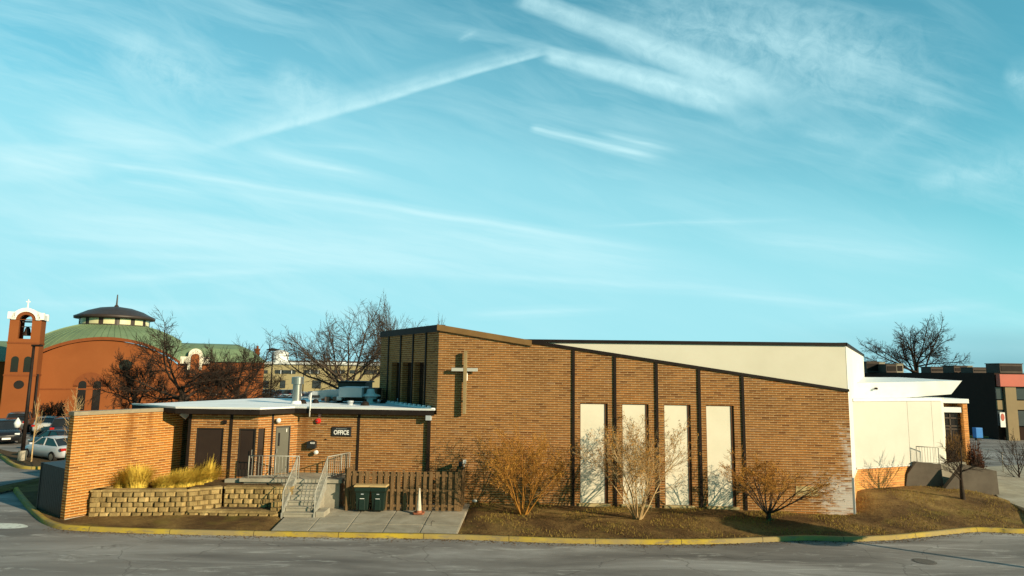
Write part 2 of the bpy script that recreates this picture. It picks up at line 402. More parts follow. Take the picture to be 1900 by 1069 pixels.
#@@PART2
# ------------------------------------------------------------------ world and sun
SUN = Vector((1, -.7, .43)).normalized()
def build_world():
    w = bpy.data.worlds.new('World'); S.world = w; w.use_nodes = True
    t = w.node_tree; L = t.links; bg = t.nodes['Background']; bg.inputs['Strength'].default_value = .1
    sky = nn(t, 'ShaderNodeTexSky', sky_type='NISHITA'); sky.sun_disc = False
    sky.sun_elevation = math.asin(SUN.z); sky.sun_rotation = math.atan2(SUN.x, SUN.y)
    sky.air_density = 1.0; sky.dust_density = .6; sky.ozone_density = 1.5
    base = mixc(t, 1, sky.outputs[0], (.24, 1.2, 1.08), 'MULTIPLY')
    g = nn(t, 'ShaderNodeTexCoord'); sp = nn(t, 'ShaderNodeSeparateXYZ'); L.new(g.outputs['Generated'], sp.inputs[0])
    ay = math_(t, 'MAXIMUM', math_(t, 'ABSOLUTE', sp.outputs[1]), .06)
    qx = math_(t, 'DIVIDE', sp.outputs[0], ay); qz = math_(t, 'DIVIDE', sp.outputs[2], ay)
    cq = nn(t, 'ShaderNodeCombineXYZ'); L.new(qx, cq.inputs[0]); L.new(qz, cq.inputs[1]); q = cq.outputs[0]
    def Q(px, py):
        d = ray(px, py); return Vector((d.x / d.y, d.z / d.y, 0))
    # soft warp
    wn = nn(t, 'ShaderNodeTexNoise'); wn.inputs['Scale'].default_value = 5; wn.inputs['Detail'].default_value = 5; L.new(q, wn.inputs['Vector'])
    wsub = nn(t, 'ShaderNodeVectorMath', operation='SUBTRACT'); L.new(wn.outputs['Color'], wsub.inputs[0]); wsub.inputs[1].default_value = (.5, .5, .5)
    wsc = nn(t, 'ShaderNodeVectorMath', operation='SCALE'); L.new(wsub.outputs[0], wsc.inputs[0]); wsc.inputs['Scale'].default_value = .035
    wq = nn(t, 'ShaderNodeVectorMath', operation='ADD'); L.new(q, wq.inputs[0]); L.new(wsc.outputs[0], wq.inputs[1]); wq = wq.outputs[0]
    ws2 = nn(t, 'ShaderNodeVectorMath', operation='SCALE'); L.new(wsub.outputs[0], ws2.inputs[0]); ws2.inputs['Scale'].default_value = .012
    wq2 = nn(t, 'ShaderNodeVectorMath', operation='ADD'); L.new(q, wq2.inputs[0]); L.new(ws2.outputs[0], wq2.inputs[1]); wq2 = wq2.outputs[0]
    def stretched(ang, sx, sy, scale, detail=6, rough=.6, dist=.3):
        r = nn(t, 'ShaderNodeMapping', vector_type='POINT'); r.inputs['Rotation'].default_value = (0, 0, ang); L.new(wq, r.inputs['Vector'])
        m = nn(t, 'ShaderNodeMapping'); m.inputs['Scale'].default_value = (sx, sy, 1); L.new(r.outputs[0], m.inputs['Vector'])
        return noise(t, m.outputs[0], scale, detail, rough, dist)
    fib = stretched(R(16), 1, 7, 2.6)          # fibres falling to the right
    fib2 = stretched(R(35), 1, 4, 3.2)
    fine = noise(t, wq, 26, 6, .7, .5)
    fib3 = stretched(R(8), 1, 12, 7, 6, .65, .2)
    blotch = noise(t, q, 1.7, 3, .5)
    # low sky is whitened by thin high cloud, more to the left
    zf = ramp(t, math_(t, 'ADD', math_(t, 'ADD', qz, math_(t, 'MULTIPLY', qx, .16)), math_(t, 'MULTIPLY_ADD', blotch, .16, -.08)), [(.0, .97), (.16, .95), (.28, .76), (.42, .40), (.62, .18)], 'EASE')
    front = ramp(t, sp.outputs[1], [(0, 0), (.3, 1)], 'EASE').outputs[0]      # thin cloud kept ahead; unseen sky behind and overhead dimmed to cut fill light
    over = ramp(t, sp.outputs[2], [(.62, 1), (.8, .6)], 'EASE').outputs[0]
    base = mixc(t, 1, base, mixc(t, math_(t, 'MULTIPLY', front, over), (.5, .5, .5), (1, 1, 1)), 'MULTIPLY')
    col = mixc(t, math_(t, 'MULTIPLY', zf.outputs[0], front), base, (2.85, 5.8, 6.45))
    # cirrus fibres everywhere
    f1 = ramp(t, fib, [(.44, 0), (.72, .55)])
    f2 = ramp(t, fib2, [(.50, 0), (.75, .42)])
    reg = ramp(t, math_(t, 'ADD', blotch, math_(t, 'MULTIPLY', qx, -.06)), [(.36, .15), (.62, 1)])
    total = math_(t, 'MULTIPLY', math_(t, 'MAXIMUM', f1.outputs[0], f2.outputs[0]), reg.outputs[0])
    rot_prof = {'soft': [(0, 0), (.25, .35), (.5, 1), (.75, .35), (1, 0)], 'edge': [(0, 0), (.36, 0), (.46, 1), (.6, .6), (.8, .2), (1, 0)],
                'wide': [(0, 0), (.3, .75), (.55, 1), (.8, .6), (1, 0)]}
    streaks = [((950, -12), (1512, 206), 16, 26, .6, 'wide', 2), ((1002, 98), (1425, 208), 13, 26, .85, 'wide', 2), ((1030, 92), (300, 292), 18, 46, .62, 'edge', 2),
               ((170, 298), (1290, 478), 8, 13, .66, 'soft', 3), ((-60, 305), (250, 298), 30, 22, .55, 'wide', 0), ((980, 236), (1250, 300), 7, 13, .7, 'soft', 3),
               ((1090, 240), (1280, 288), 6, 12, .4, 'soft', 0), ((440, 272), (735, 340), 18, 10, .5, 'soft', 0), ((-60, 380), (1050, 515), 26, 24, .5, 'wide', 0),
               ((-60, 462), (1150, 505), 12, 20, .4, 'soft', 0), ((90, 520), (660, 495), 14, 10, .45, 'soft', 0), ((560, 410), (1400, 520), 20, 30, .4, 'wide', 0),
               ((1060, 15), (1860, 165), 60, 90, .42, 'wide', 1), ((1300, 430), (1860, 490), 26, 40, .3, 'soft', 0), ((180, 70), (450, 190), 40, 30, .4, 'wide', 1),
               ((60, 215), (420, 305), 30, 22, .42, 'wide', 0), ((480, 130), (640, 220), 30, 44, .4, 'wide', 1), ((1540, 330), (1800, 170), 20, 34, .14, 'soft', 1),
               ((1640, 360), (2040, 280), 26, 60, .3, 'soft', 1), ((1460, 250), (1640, 262), 26, 30, .2, 'soft', 1), ((1290, 240), (1540, 205), 30, 24, .18, 'soft', 1),
               ((830, 585), (1180, 570), 10, 8, .35, 'soft', 0), ((-80, 425), (700, 470), 10, 16, .4, 'soft', 0), ((300, 340), (900, 430), 8, 14, .3, 'soft', 0), ((700, 500), (1500, 545), 12, 14, .35, 'soft', 0), ((-40, 560), (560, 575), 10, 12, .3, 'soft', 0), ((1050, 422), (1560, 404), 4, 6, .22, 'soft', 0), ((1250, 540), (1700, 575), 10, 10, .3, 'soft', 0), ((1500, 590), (1900, 560), 8, 14, .3, 'soft', 0), ((200, 330), (420, 370), 6, 8, .35, 'soft', 0), ((500, 262), (740, 284), 5, 9, .2, 'soft', 0), ((1850, 130), (1940, 160), 20, 60, .35, 'soft', 1), ((845, 78), (890, 52), 7, 9, .3, 'soft', 1)]
    for (a, b, w0, w1, st, prof, rip) in streaks:
        A = Q(*a); B = Q(*b); d = (B - A); Ln = d.length; d = d / Ln; n = Vector((-d.y, d.x, 0))
        if n.y < 0: n = -n
        rel = nn(t, 'ShaderNodeVectorMath', operation='SUBTRACT'); L.new(wq if rip == 1 else wq2, rel.inputs[0]); rel.inputs[1].default_value = A
        du = nn(t, 'ShaderNodeVectorMath', operation='DOT_PRODUCT'); L.new(rel.outputs[0], du.inputs[0]); du.inputs[1].default_value = d / Ln
        dv = nn(t, 'ShaderNodeVectorMath', operation='DOT_PRODUCT'); L.new(rel.outputs[0], dv.inputs[0]); dv.inputs[1].default_value = n
        u = du.outputs['Value']
        wd = math_(t, 'MULTIPLY_ADD', u, (w1 - w0) / 1200 * 1.7, w0 / 1200 * 1.7)
        v = math_(t, 'MULTIPLY_ADD', math_(t, 'DIVIDE', dv.outputs['Value'], wd), .5, .5)
        pr = ramp(t, v, rot_prof[prof], 'EASE')
        en = ramp(t, u, [(0, 0), (.06, .85), (.7, 1), (1, 0)] if rip > 1 else [(0, 0), (.32, .9), (.55, 1), (1, 0)], 'EASE')
        k = math_(t, 'MULTIPLY', math_(t, 'MULTIPLY', pr.outputs[0], en.outputs[0]), min(.97, st * (1.4 if rip else 1.7)))
        tex = ramp(t, fine if rip in (1, 2) else fib3, [(.32, (.6 if rip > 1 else .3 if rip else .5)), (.62, 1)])
        k = math_(t, 'MULTIPLY', k, tex.outputs[0])
        total = math_(t, 'SUBTRACT', 1, math_(t, 'MULTIPLY', math_(t, 'SUBTRACT', 1, total, clamp=True), math_(t, 'SUBTRACT', 1, k, clamp=True)))
    col = mixc(t, math_(t, 'MULTIPLY', math_(t, 'MULTIPLY', total, front), .88, clamp=True), col, (4.4, 6.75, 7.1))
    # grey-teal band low on the right
    gb = math_(t, 'MULTIPLY', ramp(t, qx, [(.35, 0), (.75, 1)]).outputs[0], ramp(t, qz, [(0, .0), (.02, .7), (.05, .45), (.09, 0)], 'EASE').outputs[0])
    col = mixc(t, gb, col, (1.5, 3.3, 3.7))
    L.new(col, bg.inputs['Color'])
    sl = bpy.data.lights.new('sun', 'SUN'); so = bpy.data.objects.new('sun', sl); COL.objects.link(so)
    sl.energy = 5; sl.angle = R(.5); sl.color = (1, .81, .54)
    so.rotation_euler = SUN.to_track_quat('Z', 'Y').to_euler(); so.location = SUN * 100
build_world()
S.view_settings.view_transform = 'Standard'; S.view_settings.look = 'None'; S.view_settings.exposure = .5; S.view_settings.gamma = 1

# ------------------------------------------------------------------ ground
def sm(x): x = max(0, min(1, x)); return x * x * (3 - 2 * x)
g = MB()
xs = [-3000, -600, -200, -80, -40, 0, 40, 80, 200, 600, 3000]; ys = [-600, -100, -20, 0, 20, 40, 60, 100, 200, 600, 3000]
for i in range(10):
    for j in range(10): g.quad((xs[i], ys[j], 0), (xs[i + 1], ys[j], 0), (xs[i + 1], ys[j + 1], 0), (xs[i], ys[j + 1], 0))
g.build('ground', 'asphalt', kind='structure')

KPX = [(53, 898), (26, 907), (32, 922), (61, 956), (92, 977), (146, 985), (300, 991), (490, 995), (660, 998), (840, 1001), (1080, 1009), (1300, 1010), (1420, 1006), (1500, 1003),
       (1570, 1005), (1640, 1003), (1700, 998), (1800, 988), (1850, 988), (1960, 991)]
KP = [PZ(x, y, 0) for x, y in KPX]
KP.append(KP[-1] + Vector((14, .3, 0)))
def catmull(P, n=6):
    o = []
    for i in range(len(P) - 1):
        a, b, c, d = P[max(i - 1, 0)], P[i], P[i + 1], P[min(i + 2, len(P) - 1)]
        for k in range(n):
            s = k / n; o.append(.5 * ((2 * b) + (c - a) * s + (2 * a - 5 * b + 4 * c - d) * s * s + (3 * b - a - 3 * c + d) * s ** 3))
    o.append(P[-1]); return o
KC = catmull(KP)
def kerb_mesh(pts, name, label, group=None, w=.17, h=.155):
    mb = MB(); n = len(pts); ring = []
    for i, p in enumerate(pts):
        d = (pts[min(i + 1, n - 1)] - pts[max(i - 1, 0)]); d.z = 0; d.normalize(); nr = Vector((-d.y, d.x, 0))
        ring.append([p + nr * a + Vector((0, 0, z)) for a, z in ((-.02, -.05), (0, h - .03), (.03, h), (w, h), (w, -.05))])
    o = []
    for r in ring: o += r
    fs = []
    for i in range(n - 1):
        for j in range(4): fs.append((i * 5 + j, (i + 1) * 5 + j, (i + 1) * 5 + j + 1, i * 5 + j + 1))
    mb.add(o, fs); ob = mb.build(name, 'yellow', label=label, cat='kerb', group=group)
    for p in ob.data.polygons: p.use_smooth = True
    return ob
kerb_mesh(KC, 'kerb', 'long worn yellow painted kerb curving along the lot in front of the brick building')

def kerb_y(x):
    for a, b in zip(KC, KC[1:]):
        if min(a.x, b.x) <= x <= max(a.x, b.x) and b.x != a.x:
            y = a.y + (b.y - a.y) * (x - a.x) / (b.x - a.x)
            if x < -23.6: continue
            return y
    return KC[-1].y
def hash2(x, y):
    return math.sin(x * 1.7 + 1.3 * math.sin(y * 2.1)) * .5 + math.sin(y * 2.9 + x * .7) * .3 + math.sin(x * 5.1 + y * 4.3) * .15
def lawn_z(x, y, yk=None):
    yk = kerb_y(x) if yk is None else yk
    s = sm((y - yk) / 3.8)
    z = .115 + .10 * s + .02 * hash2(x, y) * s
    m = sm((x - 14.2) / 2.6) * sm((y - yk - .2) / 5.0) * (1 - .9 * sm((x - 21.2) / 3.0))
    z += .52 * m
    z -= .10 * sm((x - 9) / 5) * (1 - sm((x - 14.6) / 1.2)) * s
    if -9.2 < x < -1.6 and y > yk + .1: z = min(z, .06)
    return z
lw = MB(); cols = []
x = -24.2; NX = []
while x < 33: NX.append(x); x += .25
rows = 40
for x in NX:
    yk = kerb_y(x); yb = 36.0
    if x < -23: yk = max(yk, 27.5)
    for j in range(rows + 1):
        f = (j / rows) ** 1.3; y = yk + .1 + (yb - yk) * f
        lw.v.append(Vector((x, y, lawn_z(x, y, yk) if j else .10)))
for i in range(len(NX) - 1):
    for j in range(rows):
        a = i * (rows + 1) + j; lw.f.append((a, a + rows + 1, a + rows + 2, a + 1))
lw.build('lawn', 'lawn', kind='structure', smooth=True)

# concrete pad in front of the stairs
pf = MB()
A0, A1 = PZ(487, 991, .13), PZ(845, 995, .13); B0, B1 = PZ(522, 955, .2), PZ(860, 948, .2)
B0 = Vector((-9.2, 29.4, .2)); B1 = Vector((-1.72, 29.4, .2))
A0 = Vector((PZ(490, 993, .13).x, kerb_y(-8.7) + .18, .13)); A1 = Vector((PZ(846, 995, .13).x, kerb_y(-1.9) + .18, .13))
nc, nr = 5, 4
for i in range(nc):
    for j in range(nr):
        def P_(u, v):
            a = A0.lerp(A1, u); b = B0.lerp(B1, u); p = a.lerp(b, v); p.z = .135 + .05 * v; return p
        e = .0045; u0, u1, v0, v1 = i / nc + e, (i + 1) / nc - e, j / nr + e, (j + 1) / nr - e
        jz = Vector((0, 0, random.uniform(-.006, .006)))
        q = [P_(u0, v0) + jz, P_(u1, v0) + jz, P_(u1, v1) + jz, P_(u0, v1) + jz]
        pf.prism([(p.x, p.y) for p in q], -.05, [p.z for p in q])
base = [A0 - Vector((.0, 0, 0)), A1, B1, B0]
pf.prism([(p.x, p.y) for p in base], -.06, [.115, .115, .165, .165])
pf.build('concrete_pad', 'concrete', kind='structure')

# ------------------------------------------------------------------ chapel
FA = Vector((-4, 29.5)); FB = FA + Vector((1, -.055)).normalized() * 20
fx = frame_of(FA, FB)
uL, zTop = fx.inv(815, 604)
uR0, _ = fx.inv(1558, 643); uR, zR = fx.inv(1572, 724); uR = fx.inv(1580, 850)[0]
zTop = 8.02
uK, zK = fx.inv(986, 633)
slope = lambda u: zTop + (zR - zTop) * 0 + (zK - zTop) / (uK - uL) * (u - uL) if u <= uK else zK + (zR - zK) / (uR - uK) * (u - uK)
chap = empty('brick_chapel', fx(uL, 0, 0), 'tall brown brick chapel with sloping roofline, four blind cream windows and white upper wall', 'church building')
holes = []
WPX = [(1075, 1127), (1153.5, 1203.5), (1232, 1282), (1310.5, 1363)]
for a, b in WPX:
    u0 = fx.inv(a + 1, 840)[0]; u1 = fx.inv(b + 1, 840)[0]; holes.append((u0, u1, .33, 4.62))
mb = MB()
ZS = 4.9
grid_wall(mb, fx, uL, uR, -.3, ZS, holes, .14)
top = [(uL, ZS), (uR, ZS), (uR, zR), (uK, zK), (uL, zTop)]
mb.poly([fx(u, 0, z) for u, z in top])
def chapel_part(mb, name, m, **k): return mb.build(name, m, chap, world=True, **k)
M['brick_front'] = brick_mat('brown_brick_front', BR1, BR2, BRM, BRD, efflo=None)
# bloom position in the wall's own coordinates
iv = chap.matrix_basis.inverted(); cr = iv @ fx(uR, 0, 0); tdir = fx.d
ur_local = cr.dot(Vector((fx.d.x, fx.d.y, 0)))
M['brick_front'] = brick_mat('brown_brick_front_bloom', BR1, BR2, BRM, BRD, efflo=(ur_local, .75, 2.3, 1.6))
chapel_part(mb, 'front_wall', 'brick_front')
# windows
for a, b, c, d in holes:
    w = MB(); bx(w, fx, a + .03, b - .13, .07, .11, c + .002, d - .03)
    wo = chapel_part(w, 'window', 'cream')
    f = MB(); bx(f, fx, b - .128, b - .002, .05, .13, c + .002, d - .002); bx(f, fx, a + .002, b - .13, .05, .13, d - .028, d - .002); bx(f, fx, a + .002, a + .028, .05, .13, c + .002, d - .03)
    fo = f.build('frame', mat('brown_window_frame', (.13, .06, .03), (.1, .045, .022), 3, .6) if 'wf' not in M else M['wf'], wo); M['wf'] = fo.data.materials[0]
    for v in fo.data.vertices: v.co = iv @ v.co
    s = MB(); bx(s, fx, a - .05, b + .1, -.06, .14, c - .16, c - .003)
    so = s.build('sill', 'sill' if 'sill' in M else M.setdefault('sill', mat('tan_sill', (.52, .42, .22), (.42, .33, .16), 2, .8)), wo)
    for v in so.data.vertices: v.co = iv @ v.co
# steel columns
for px in (1064, 1141.5, 1219.5, 1299, 1380):
    u = fx.inv(px, 800)[0]; c = MB(); bx(c, fx, u - .058, u + .058, -.05, .02, -.25, slope(u) - .06); chapel_part(c, 'column', 'column')
# copings
c = MB(); c.slab([(uL - .08, zTop - .24), (uK + .02, zK - .22), (uK + .02, zK + .03), (uL - .08, zTop + .03)], fx, -.1, .35); chapel_part(c, 'coping', 'trim_brown', label='tan sloping coping at the top of the tall end')
c = MB(); c.slab([(uK + .025, zK - .1), (uR + .03, zR - .07), (uR + .03, zR + .04), (uK + .025, zK + .03)], fx, -.06, .018); chapel_part(c, 'coping', 'trim_dark', label='thin dark coping on the long slope')
# shaded left wall with three deep windows
bk = PY(708, 617, 35.6); L0 = fx(uL, 0, 0)
lx = frame_of((bk.x, bk.y), (L0.x, L0.y)); LL = lx.L
lh = []
for a, b in ((726, 741), (746, 763), (768, 786)):
    u0, _ = lx.inv(a, 700); u1, _ = lx.inv(b, 700); lh.append((u0, u1, 3.9, 6.35))
m = MB(); grid_wall(m, lx, 0, LL, -.2, 7.95, lh, .35); chapel_part(m, 'side_wall', 'brick')
for a, b, c_, d in lh:
    w = MB(); bx(w, lx, a + .004, b - .004, .3, .34, c_ + .004, d - .004); wo = chapel_part(w, 'window', 'glass_dark', label='narrow dark window in the shaded side wall')
for px in (720.5, 743, 766, 790):
    u, _ = lx.inv(px, 680); c = MB(); bx(c, lx, u - .06, u + .06, -.05, .03, 3.9, 7.9); chapel_part(c, 'rib', 'column')
c = MB(); bx(c, lx, -.05, LL + .02, -.06, .3, 7.72, 8.04); chapel_part(c, 'coping', 'trim_dark')
# roof of the tall end and body behind
e1 = fx(uK, .3, 0); back = lx(0, .3, 0); l1 = lx(LL - .3, .3, 0)
m = MB(); m.poly([(l1.x, l1.y, 7.9), (e1.x, e1.y, zK - .1), (e1.x + 1.5, e1.y + 9, zK - .1), (back.x, back.y + .6, 7.9)]); chapel_part(m, 'roof', 'roof_dark')
# white upper wall
cw = fx(uR, .012, 0); u0w = fx.inv(1000, 640)[0]
m = MB(); bx(m, fx, u0w - 2.5, uR - .012, .022, .3, 4.75, 7.28); chapel_part(m, 'upper_wall', 'cream_wall', label='pale cream stucco wall rising behind the brick slope')
c = MB(); bx(c, fx, u0w - .9, uR + .05, -.05, .36, 7.285, 7.42); chapel_part(c, 'coping', 'trim_dark', label='thin dark coping along the flat white wall')
fe = PY(1602, 663, 44.0)
sx = frame_of((cw.x, cw.y), (fe.x, fe.y))
m = MB(); m.wall((cw.x, cw.y), (fe.x, fe.y), 1.66, 7.29, .3); chapel_part(m, 'side_wall', 'white_wall', label='bright white side wall at the right corner')
m = MB(); bx(m, sx, -.03, .16, -.06, .3, -.3, 1.655); m2 = chapel_part(m, 'corner_post', 'white_wall')
m = MB(); bx(m, sx, .165, 4.5, .015, .3, -.3, 1.60); chapel_part(m, 'brick_base', 'brick_orange')
c = MB(); bx(c, sx, .165, 4.5, -.05, .3, 1.602, 1.656); chapel_part(c, 'ledge', 'white_wall')
c = MB(); bx(c, sx, -.06, sx.L, -.06, .34, 7.293, 7.43); chapel_part(c, 'coping', 'trim_dark', label='dark coping on the receding white wall')
m = MB(); m.poly([fx(u0w - 2.4, .3, 7.2), fx(uR - .1, .3, 7.2), sx(sx.L, .3, 7.2), fx(u0w - 2.4, 16, 7.2)]); chapel_part(m, 'roof', 'roof_white', label='flat white roof')
p = fx.inv(1476, 902); q = fx.inv(1518, 920)
plq = MB(); bx(plq, fx, p[0], q[0], -.02, .02, q[1], p[1]); plq.build('stone_plaque', 'sill', loc=fx(p[0], 0, q[1]), label='plain tan stone plaque set low in the brown brick wall', cat='plaque', bevel=.006)

# cross on the wall
cu, cz0 = fx.inv(861.5, 768); _, cz1 = fx.inv(863, 652); cu += .02
cx = empty('wall_cross', fx(cu, 0, cz0), 'tall thin cross mounted on the brown brick wall', 'cross')
m = MB(); bx(m, fx, cu - .075, cu + .075, -.26, -.14, cz0, cz1); m.build('upright', mat('tan_cross_paint', (.34, .25, .12), (.28, .2, .095), 3, .5), cx, world=True, bevel=.008)
ca = fx.inv(839, 686)[0]; cb = fx.inv(887, 686)[0]; cz = fx.inv(862, 686)[1]
m = MB(); bx(m, fx, ca, cu - .078, -.25, -.15, cz - .075, cz + .075); bx(m, fx, cu + .078, cb, -.25, -.15, cz - .075, cz + .075); m.build('crossbar', mat('pale_cross_paint', (.5, .5, .45), (.42, .42, .38), 3, .5), cx, world=True, bevel=.008)
for zz in (cz0 + .6, cz1 - .6):
    m = MB(); bx(m, fx, cu - .03, cu + .03, -.14, .0, zz - .03, zz + .03); m.build('bracket', 'column', cx, world=True)
m = MB(); bx(m, fx, cu - .1, cu + .1, -.13, -.02, cz0 + 1.45, cz0 + 1.85); m.build('lamp', 'white', cx, world=True, bevel=.04)

# ------------------------------------------------------------------ entrance wing on the right
ew = empty('entrance_wing', sx(4.4, 0, 0), 'low cream stucco wing with orange brick base and white canopy at the right end', 'building')
b0 = PY(1595, 742, 31.2); b1 = PY(1745, 739, 33.4)
ex = frame_of((b0.x, b0.y), (b1.x, b1.y))
_r = sx.a - ex.a; _den = ex.d.x * sx.d.y - ex.d.y * sx.d.x; U0 = (_r.x * sx.d.y - _r.y * sx.d.x) / _den
def wp(mb, name, m, **k): return mb.build(name, m, ew, world=True, **k)
j1 = ex.inv(1686, 800)[0]; j2 = ex.inv(1731, 800)[0]; ub = ex.inv(1690, 880)[0]
m = MB()
for a, b in ((U0 - .1, j1 - .012), (j1 + .012, j2 - .012), (j2 + .012, ex.L)): bx(m, ex, a, b, 0, .3, 1.74, 4.78)
bx(m, ex, U0, ex.L - .01, .02, .29, 1.74, 4.78); wp(m, 'wall', 'block_stucco')
m = MB(); bx(m, ex, U0 - .05, ex.L - .02, .01, .3, -.2, 1.66); wp(m, 'brick_base', 'brick_orange')
m = MB(); bx(m, ex, U0, ex.L, -.06, .3, 1.663, 1.737); wp(m, 'ledge', 'white_wall')
m = MB(); bx(m, ex, U0, ex.L + .04, -.05, .35, 4.783, 4.93); wp(m, 'coping', 'white_metal')
m = MB(); m.poly([ex(U0 + .2, .3, 4.8), ex(ex.L, .3, 4.8), ex(ex.L + 1, 8, 4.8), ex(2, 8, 4.8)]); wp(m, 'roof', 'roof_white')
rt = ex(ex.L, 0, 0)
m = MB(); m.wall((rt.x, rt.y), (rt.x + 3.6, rt.y + 5.2), -.2, 4.78, .3); wp(m, 'side_wall', 'cream_wall')
# canopy: wedge fascia with slanted end
YC = 34.6
c0, c1 = PY(1596, 712, YC), PY(1785, 706.5, YC); d0, d1 = PY(1640, 741, YC), PY(1765, 731.5, YC)
zt0, zt1 = c0.z, c1.z
m = MB()
fr = [Vector((c0.x - 1, YC, d0.z - .02)), d0, d1, c1, Vector((c0.x - 1, YC, c0.z))]
bkp = [p + Vector((1.2, 7.5, .12 if i > 2 else .0)) for i, p in enumerate(fr)]
bkp[4] = fr[4] + Vector((1.0, 9, .28))
m.add(fr + bkp, [(0, 1, 2, 3, 4), (9, 8, 7, 6, 5)] + [((i + 1) % 5, i, 5 + i, 5 + (i + 1) % 5) for i in range(5)]); wp(m, 'canopy', 'white_metal', label='white metal canopy with a slanted tip')
sp_ = PY(1624.5, 721, YC - .03); m = MB(); m.tube([sp_, sp_ + Vector((0, -.12, 0))], .06, 8); wp(m, 'scupper', 'column')
# lower soffit band under canopy
a, b = PY(1688, 738, 36.2), PY(1725, 740, 36.2)
m = MB(); m.box(a.x - 2, b.x, 36.2, 36.6, a.z - .25, a.z + .02); wp(m, 'soffit_band', 'white_metal')
# glazed entry with orange pier
YE = 37.5
g0, g1 = PY(1740, 754, YE), PY(1784, 808, YE); pr0, pr1 = PY(1782.5, 748, YE - .1), PY(1797, 812, YE - .1)
m = MB(); m.box(g0.x - 1.2, g1.x, YE, YE + .1, 0, g0.z - .01); wp(m, 'glazing', 'glass_dark')
m = MB()
for z in (g1.z + .35, (g0.z * .6 + g1.z * .4), g0.z * .2 + g1.z * .8 + .2): m.box(g0.x - 1.2, g1.x - .01, YE - .05, YE - .002, z - .03, z + .03)
for k in (0, .5): m.box(g0.x + k * 1.2, g0.x + k * 1.2 + .05, YE - .05, YE - .003, .1, g0.z - .02)
wp(m, 'mullion', 'hvac')
m = MB(); m.box(pr0.x, pr1.x - .05, YE - .25, YE + 1.5, -.2, pr0.z); wp(m, 'pier', 'brick_orange')
t0 = PY(1740, 742, YE); m = MB(); m.box(g0.x - 1.4, pr1.x, YE - .35, YE + 2.5, pr0.z + .003, t0.z + .08); wp(m, 'lintel', 'white_metal')
m = MB(); m.box(g0.x - 1.0, pr0.x - .05, YE - .2, YE - .06, g0.z - .32, g0.z - .03); wp(m, 'blind', 'tank')

# ------------------------------------------------------------------ office annex
ZE = 4.2
oc = PPL(549, 850, fx(0, 0, 0), fx.n); o1 = Vector((oc.x, oc.y)); o0v = PY(478, 800, 28.6); o0 = Vector((o0v.x, 28.6)); o2v = PY(349, 800, 28.6); o2 = Vector((o2v.x, 28.6))
oend = fx(uL + .0, 0.004, 0); oend = Vector((oend.x, oend.y))
off = empty('office_annex', (o1.x, o1.y, 0), 'low brown brick office annex with flat white roof and dark fascia', 'building')
def op(mb, name, m, par=None, **k): return mb.build(name, m, par or off, world=True, **k)
wf_ = frame_of(o2, o0); dw = frame_of(o0, o1); ow = frame_of(o1, oend)
def localise(o):
    iv2 = off.matrix_basis.inverted()
    for v in o.data.vertices: v.co = iv2 @ v.co
    return o
# window wall (front-left)
w1 = (wf_.inv(362, 830)[0], wf_.inv(413, 830)[0]); zt = wf_.inv(390, 794)[1]; zb = 1.55
dd = (wf_.inv(441, 830)[0], wf_.L - .06); zdt = wf_.inv(455, 795)[1]; zdb = 1.32
m = MB(); grid_wall(m, wf_, 0, wf_.L, -.2, ZE - .2, [(w1[0], w1[1], zb, zt), (dd[0], dd[1], zdb, zdt)], .12); op(m, 'window_wall', 'brick')
m = MB(); bx(m, wf_, w1[0] + .05, w1[1] - .05, .08, .1, zb + .05, zt - .05); wo = op(m, 'window', 'glass')
m = MB()
bx(m, wf_, w1[0] + .003, w1[0] + .05, .03, .12, zb + .003, zt - .003); bx(m, wf_, w1[1] - .05, w1[1] - .003, .03, .12, zb + .003, zt - .003)
bx(m, wf_, w1[0] + .051, w1[1] - .051, .03, .12, zt - .05, zt - .003); bx(m, wf_, w1[0] + .051, w1[1] - .051, .03, .12, zb + .003, zb + .05)
localise(m.build('frame', 'frame', wo))
m = MB(); bx(m, wf_, dd[0] + .07, dd[1] - .07, .08, .1, zdb + .3, zdt - .06); do = op(m, 'glass_door', 'glass')
m = MB()
bx(m, wf_, dd[0] + .003, dd[0] + .07, .02, .12, zdb + .003, zdt - .003); bx(m, wf_, dd[1] - .07, dd[1] - .003, .02, .12, zdb + .003, zdt - .003)
bx(m, wf_, dd[0] + .071, dd[1] - .071, .02, .12, zdt - .06, zdt - .003); bx(m, wf_, dd[0] + .071, dd[1] - .071, .02, .12, zdb + .003, zdb + .3)
localise(m.build('frame', 'frame', do))
m = MB(); m.tube([wf_(dd[1] - .12, -.04, zdb + .8), wf_(dd[1] - .12, -.04, zdb + 1.15)], .018, 6); localise(m.build('handle', 'steel', do))
# lit door wall
sd = (.03, dw.inv(490, 830)[0] + .0); door = (dw.inv(510, 830)[0], dw.inv(537.5, 830)[0]); zdo = dw.inv(525, 791)[1]
if sd[1] < .12: sd = (.03, .3)
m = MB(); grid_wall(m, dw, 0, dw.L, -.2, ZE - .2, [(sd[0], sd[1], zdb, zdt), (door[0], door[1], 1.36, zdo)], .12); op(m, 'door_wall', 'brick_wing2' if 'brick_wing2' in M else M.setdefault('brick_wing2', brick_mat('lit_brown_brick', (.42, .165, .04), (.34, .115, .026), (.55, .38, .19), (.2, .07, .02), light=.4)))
m = MB(); bx(m, dw, sd[0] + .02, sd[1] - .03, .06, .09, zdb + .02, zdt - .03); so_ = op(m, 'sidelight', 'glass')
m = MB(); bx(m, dw, door[0] + .04, door[1] - .04, .05, .09, 1.37, zdo - .04); do = op(m, 'door', 'door', label='grey green steel door with narrow dark glass slot')
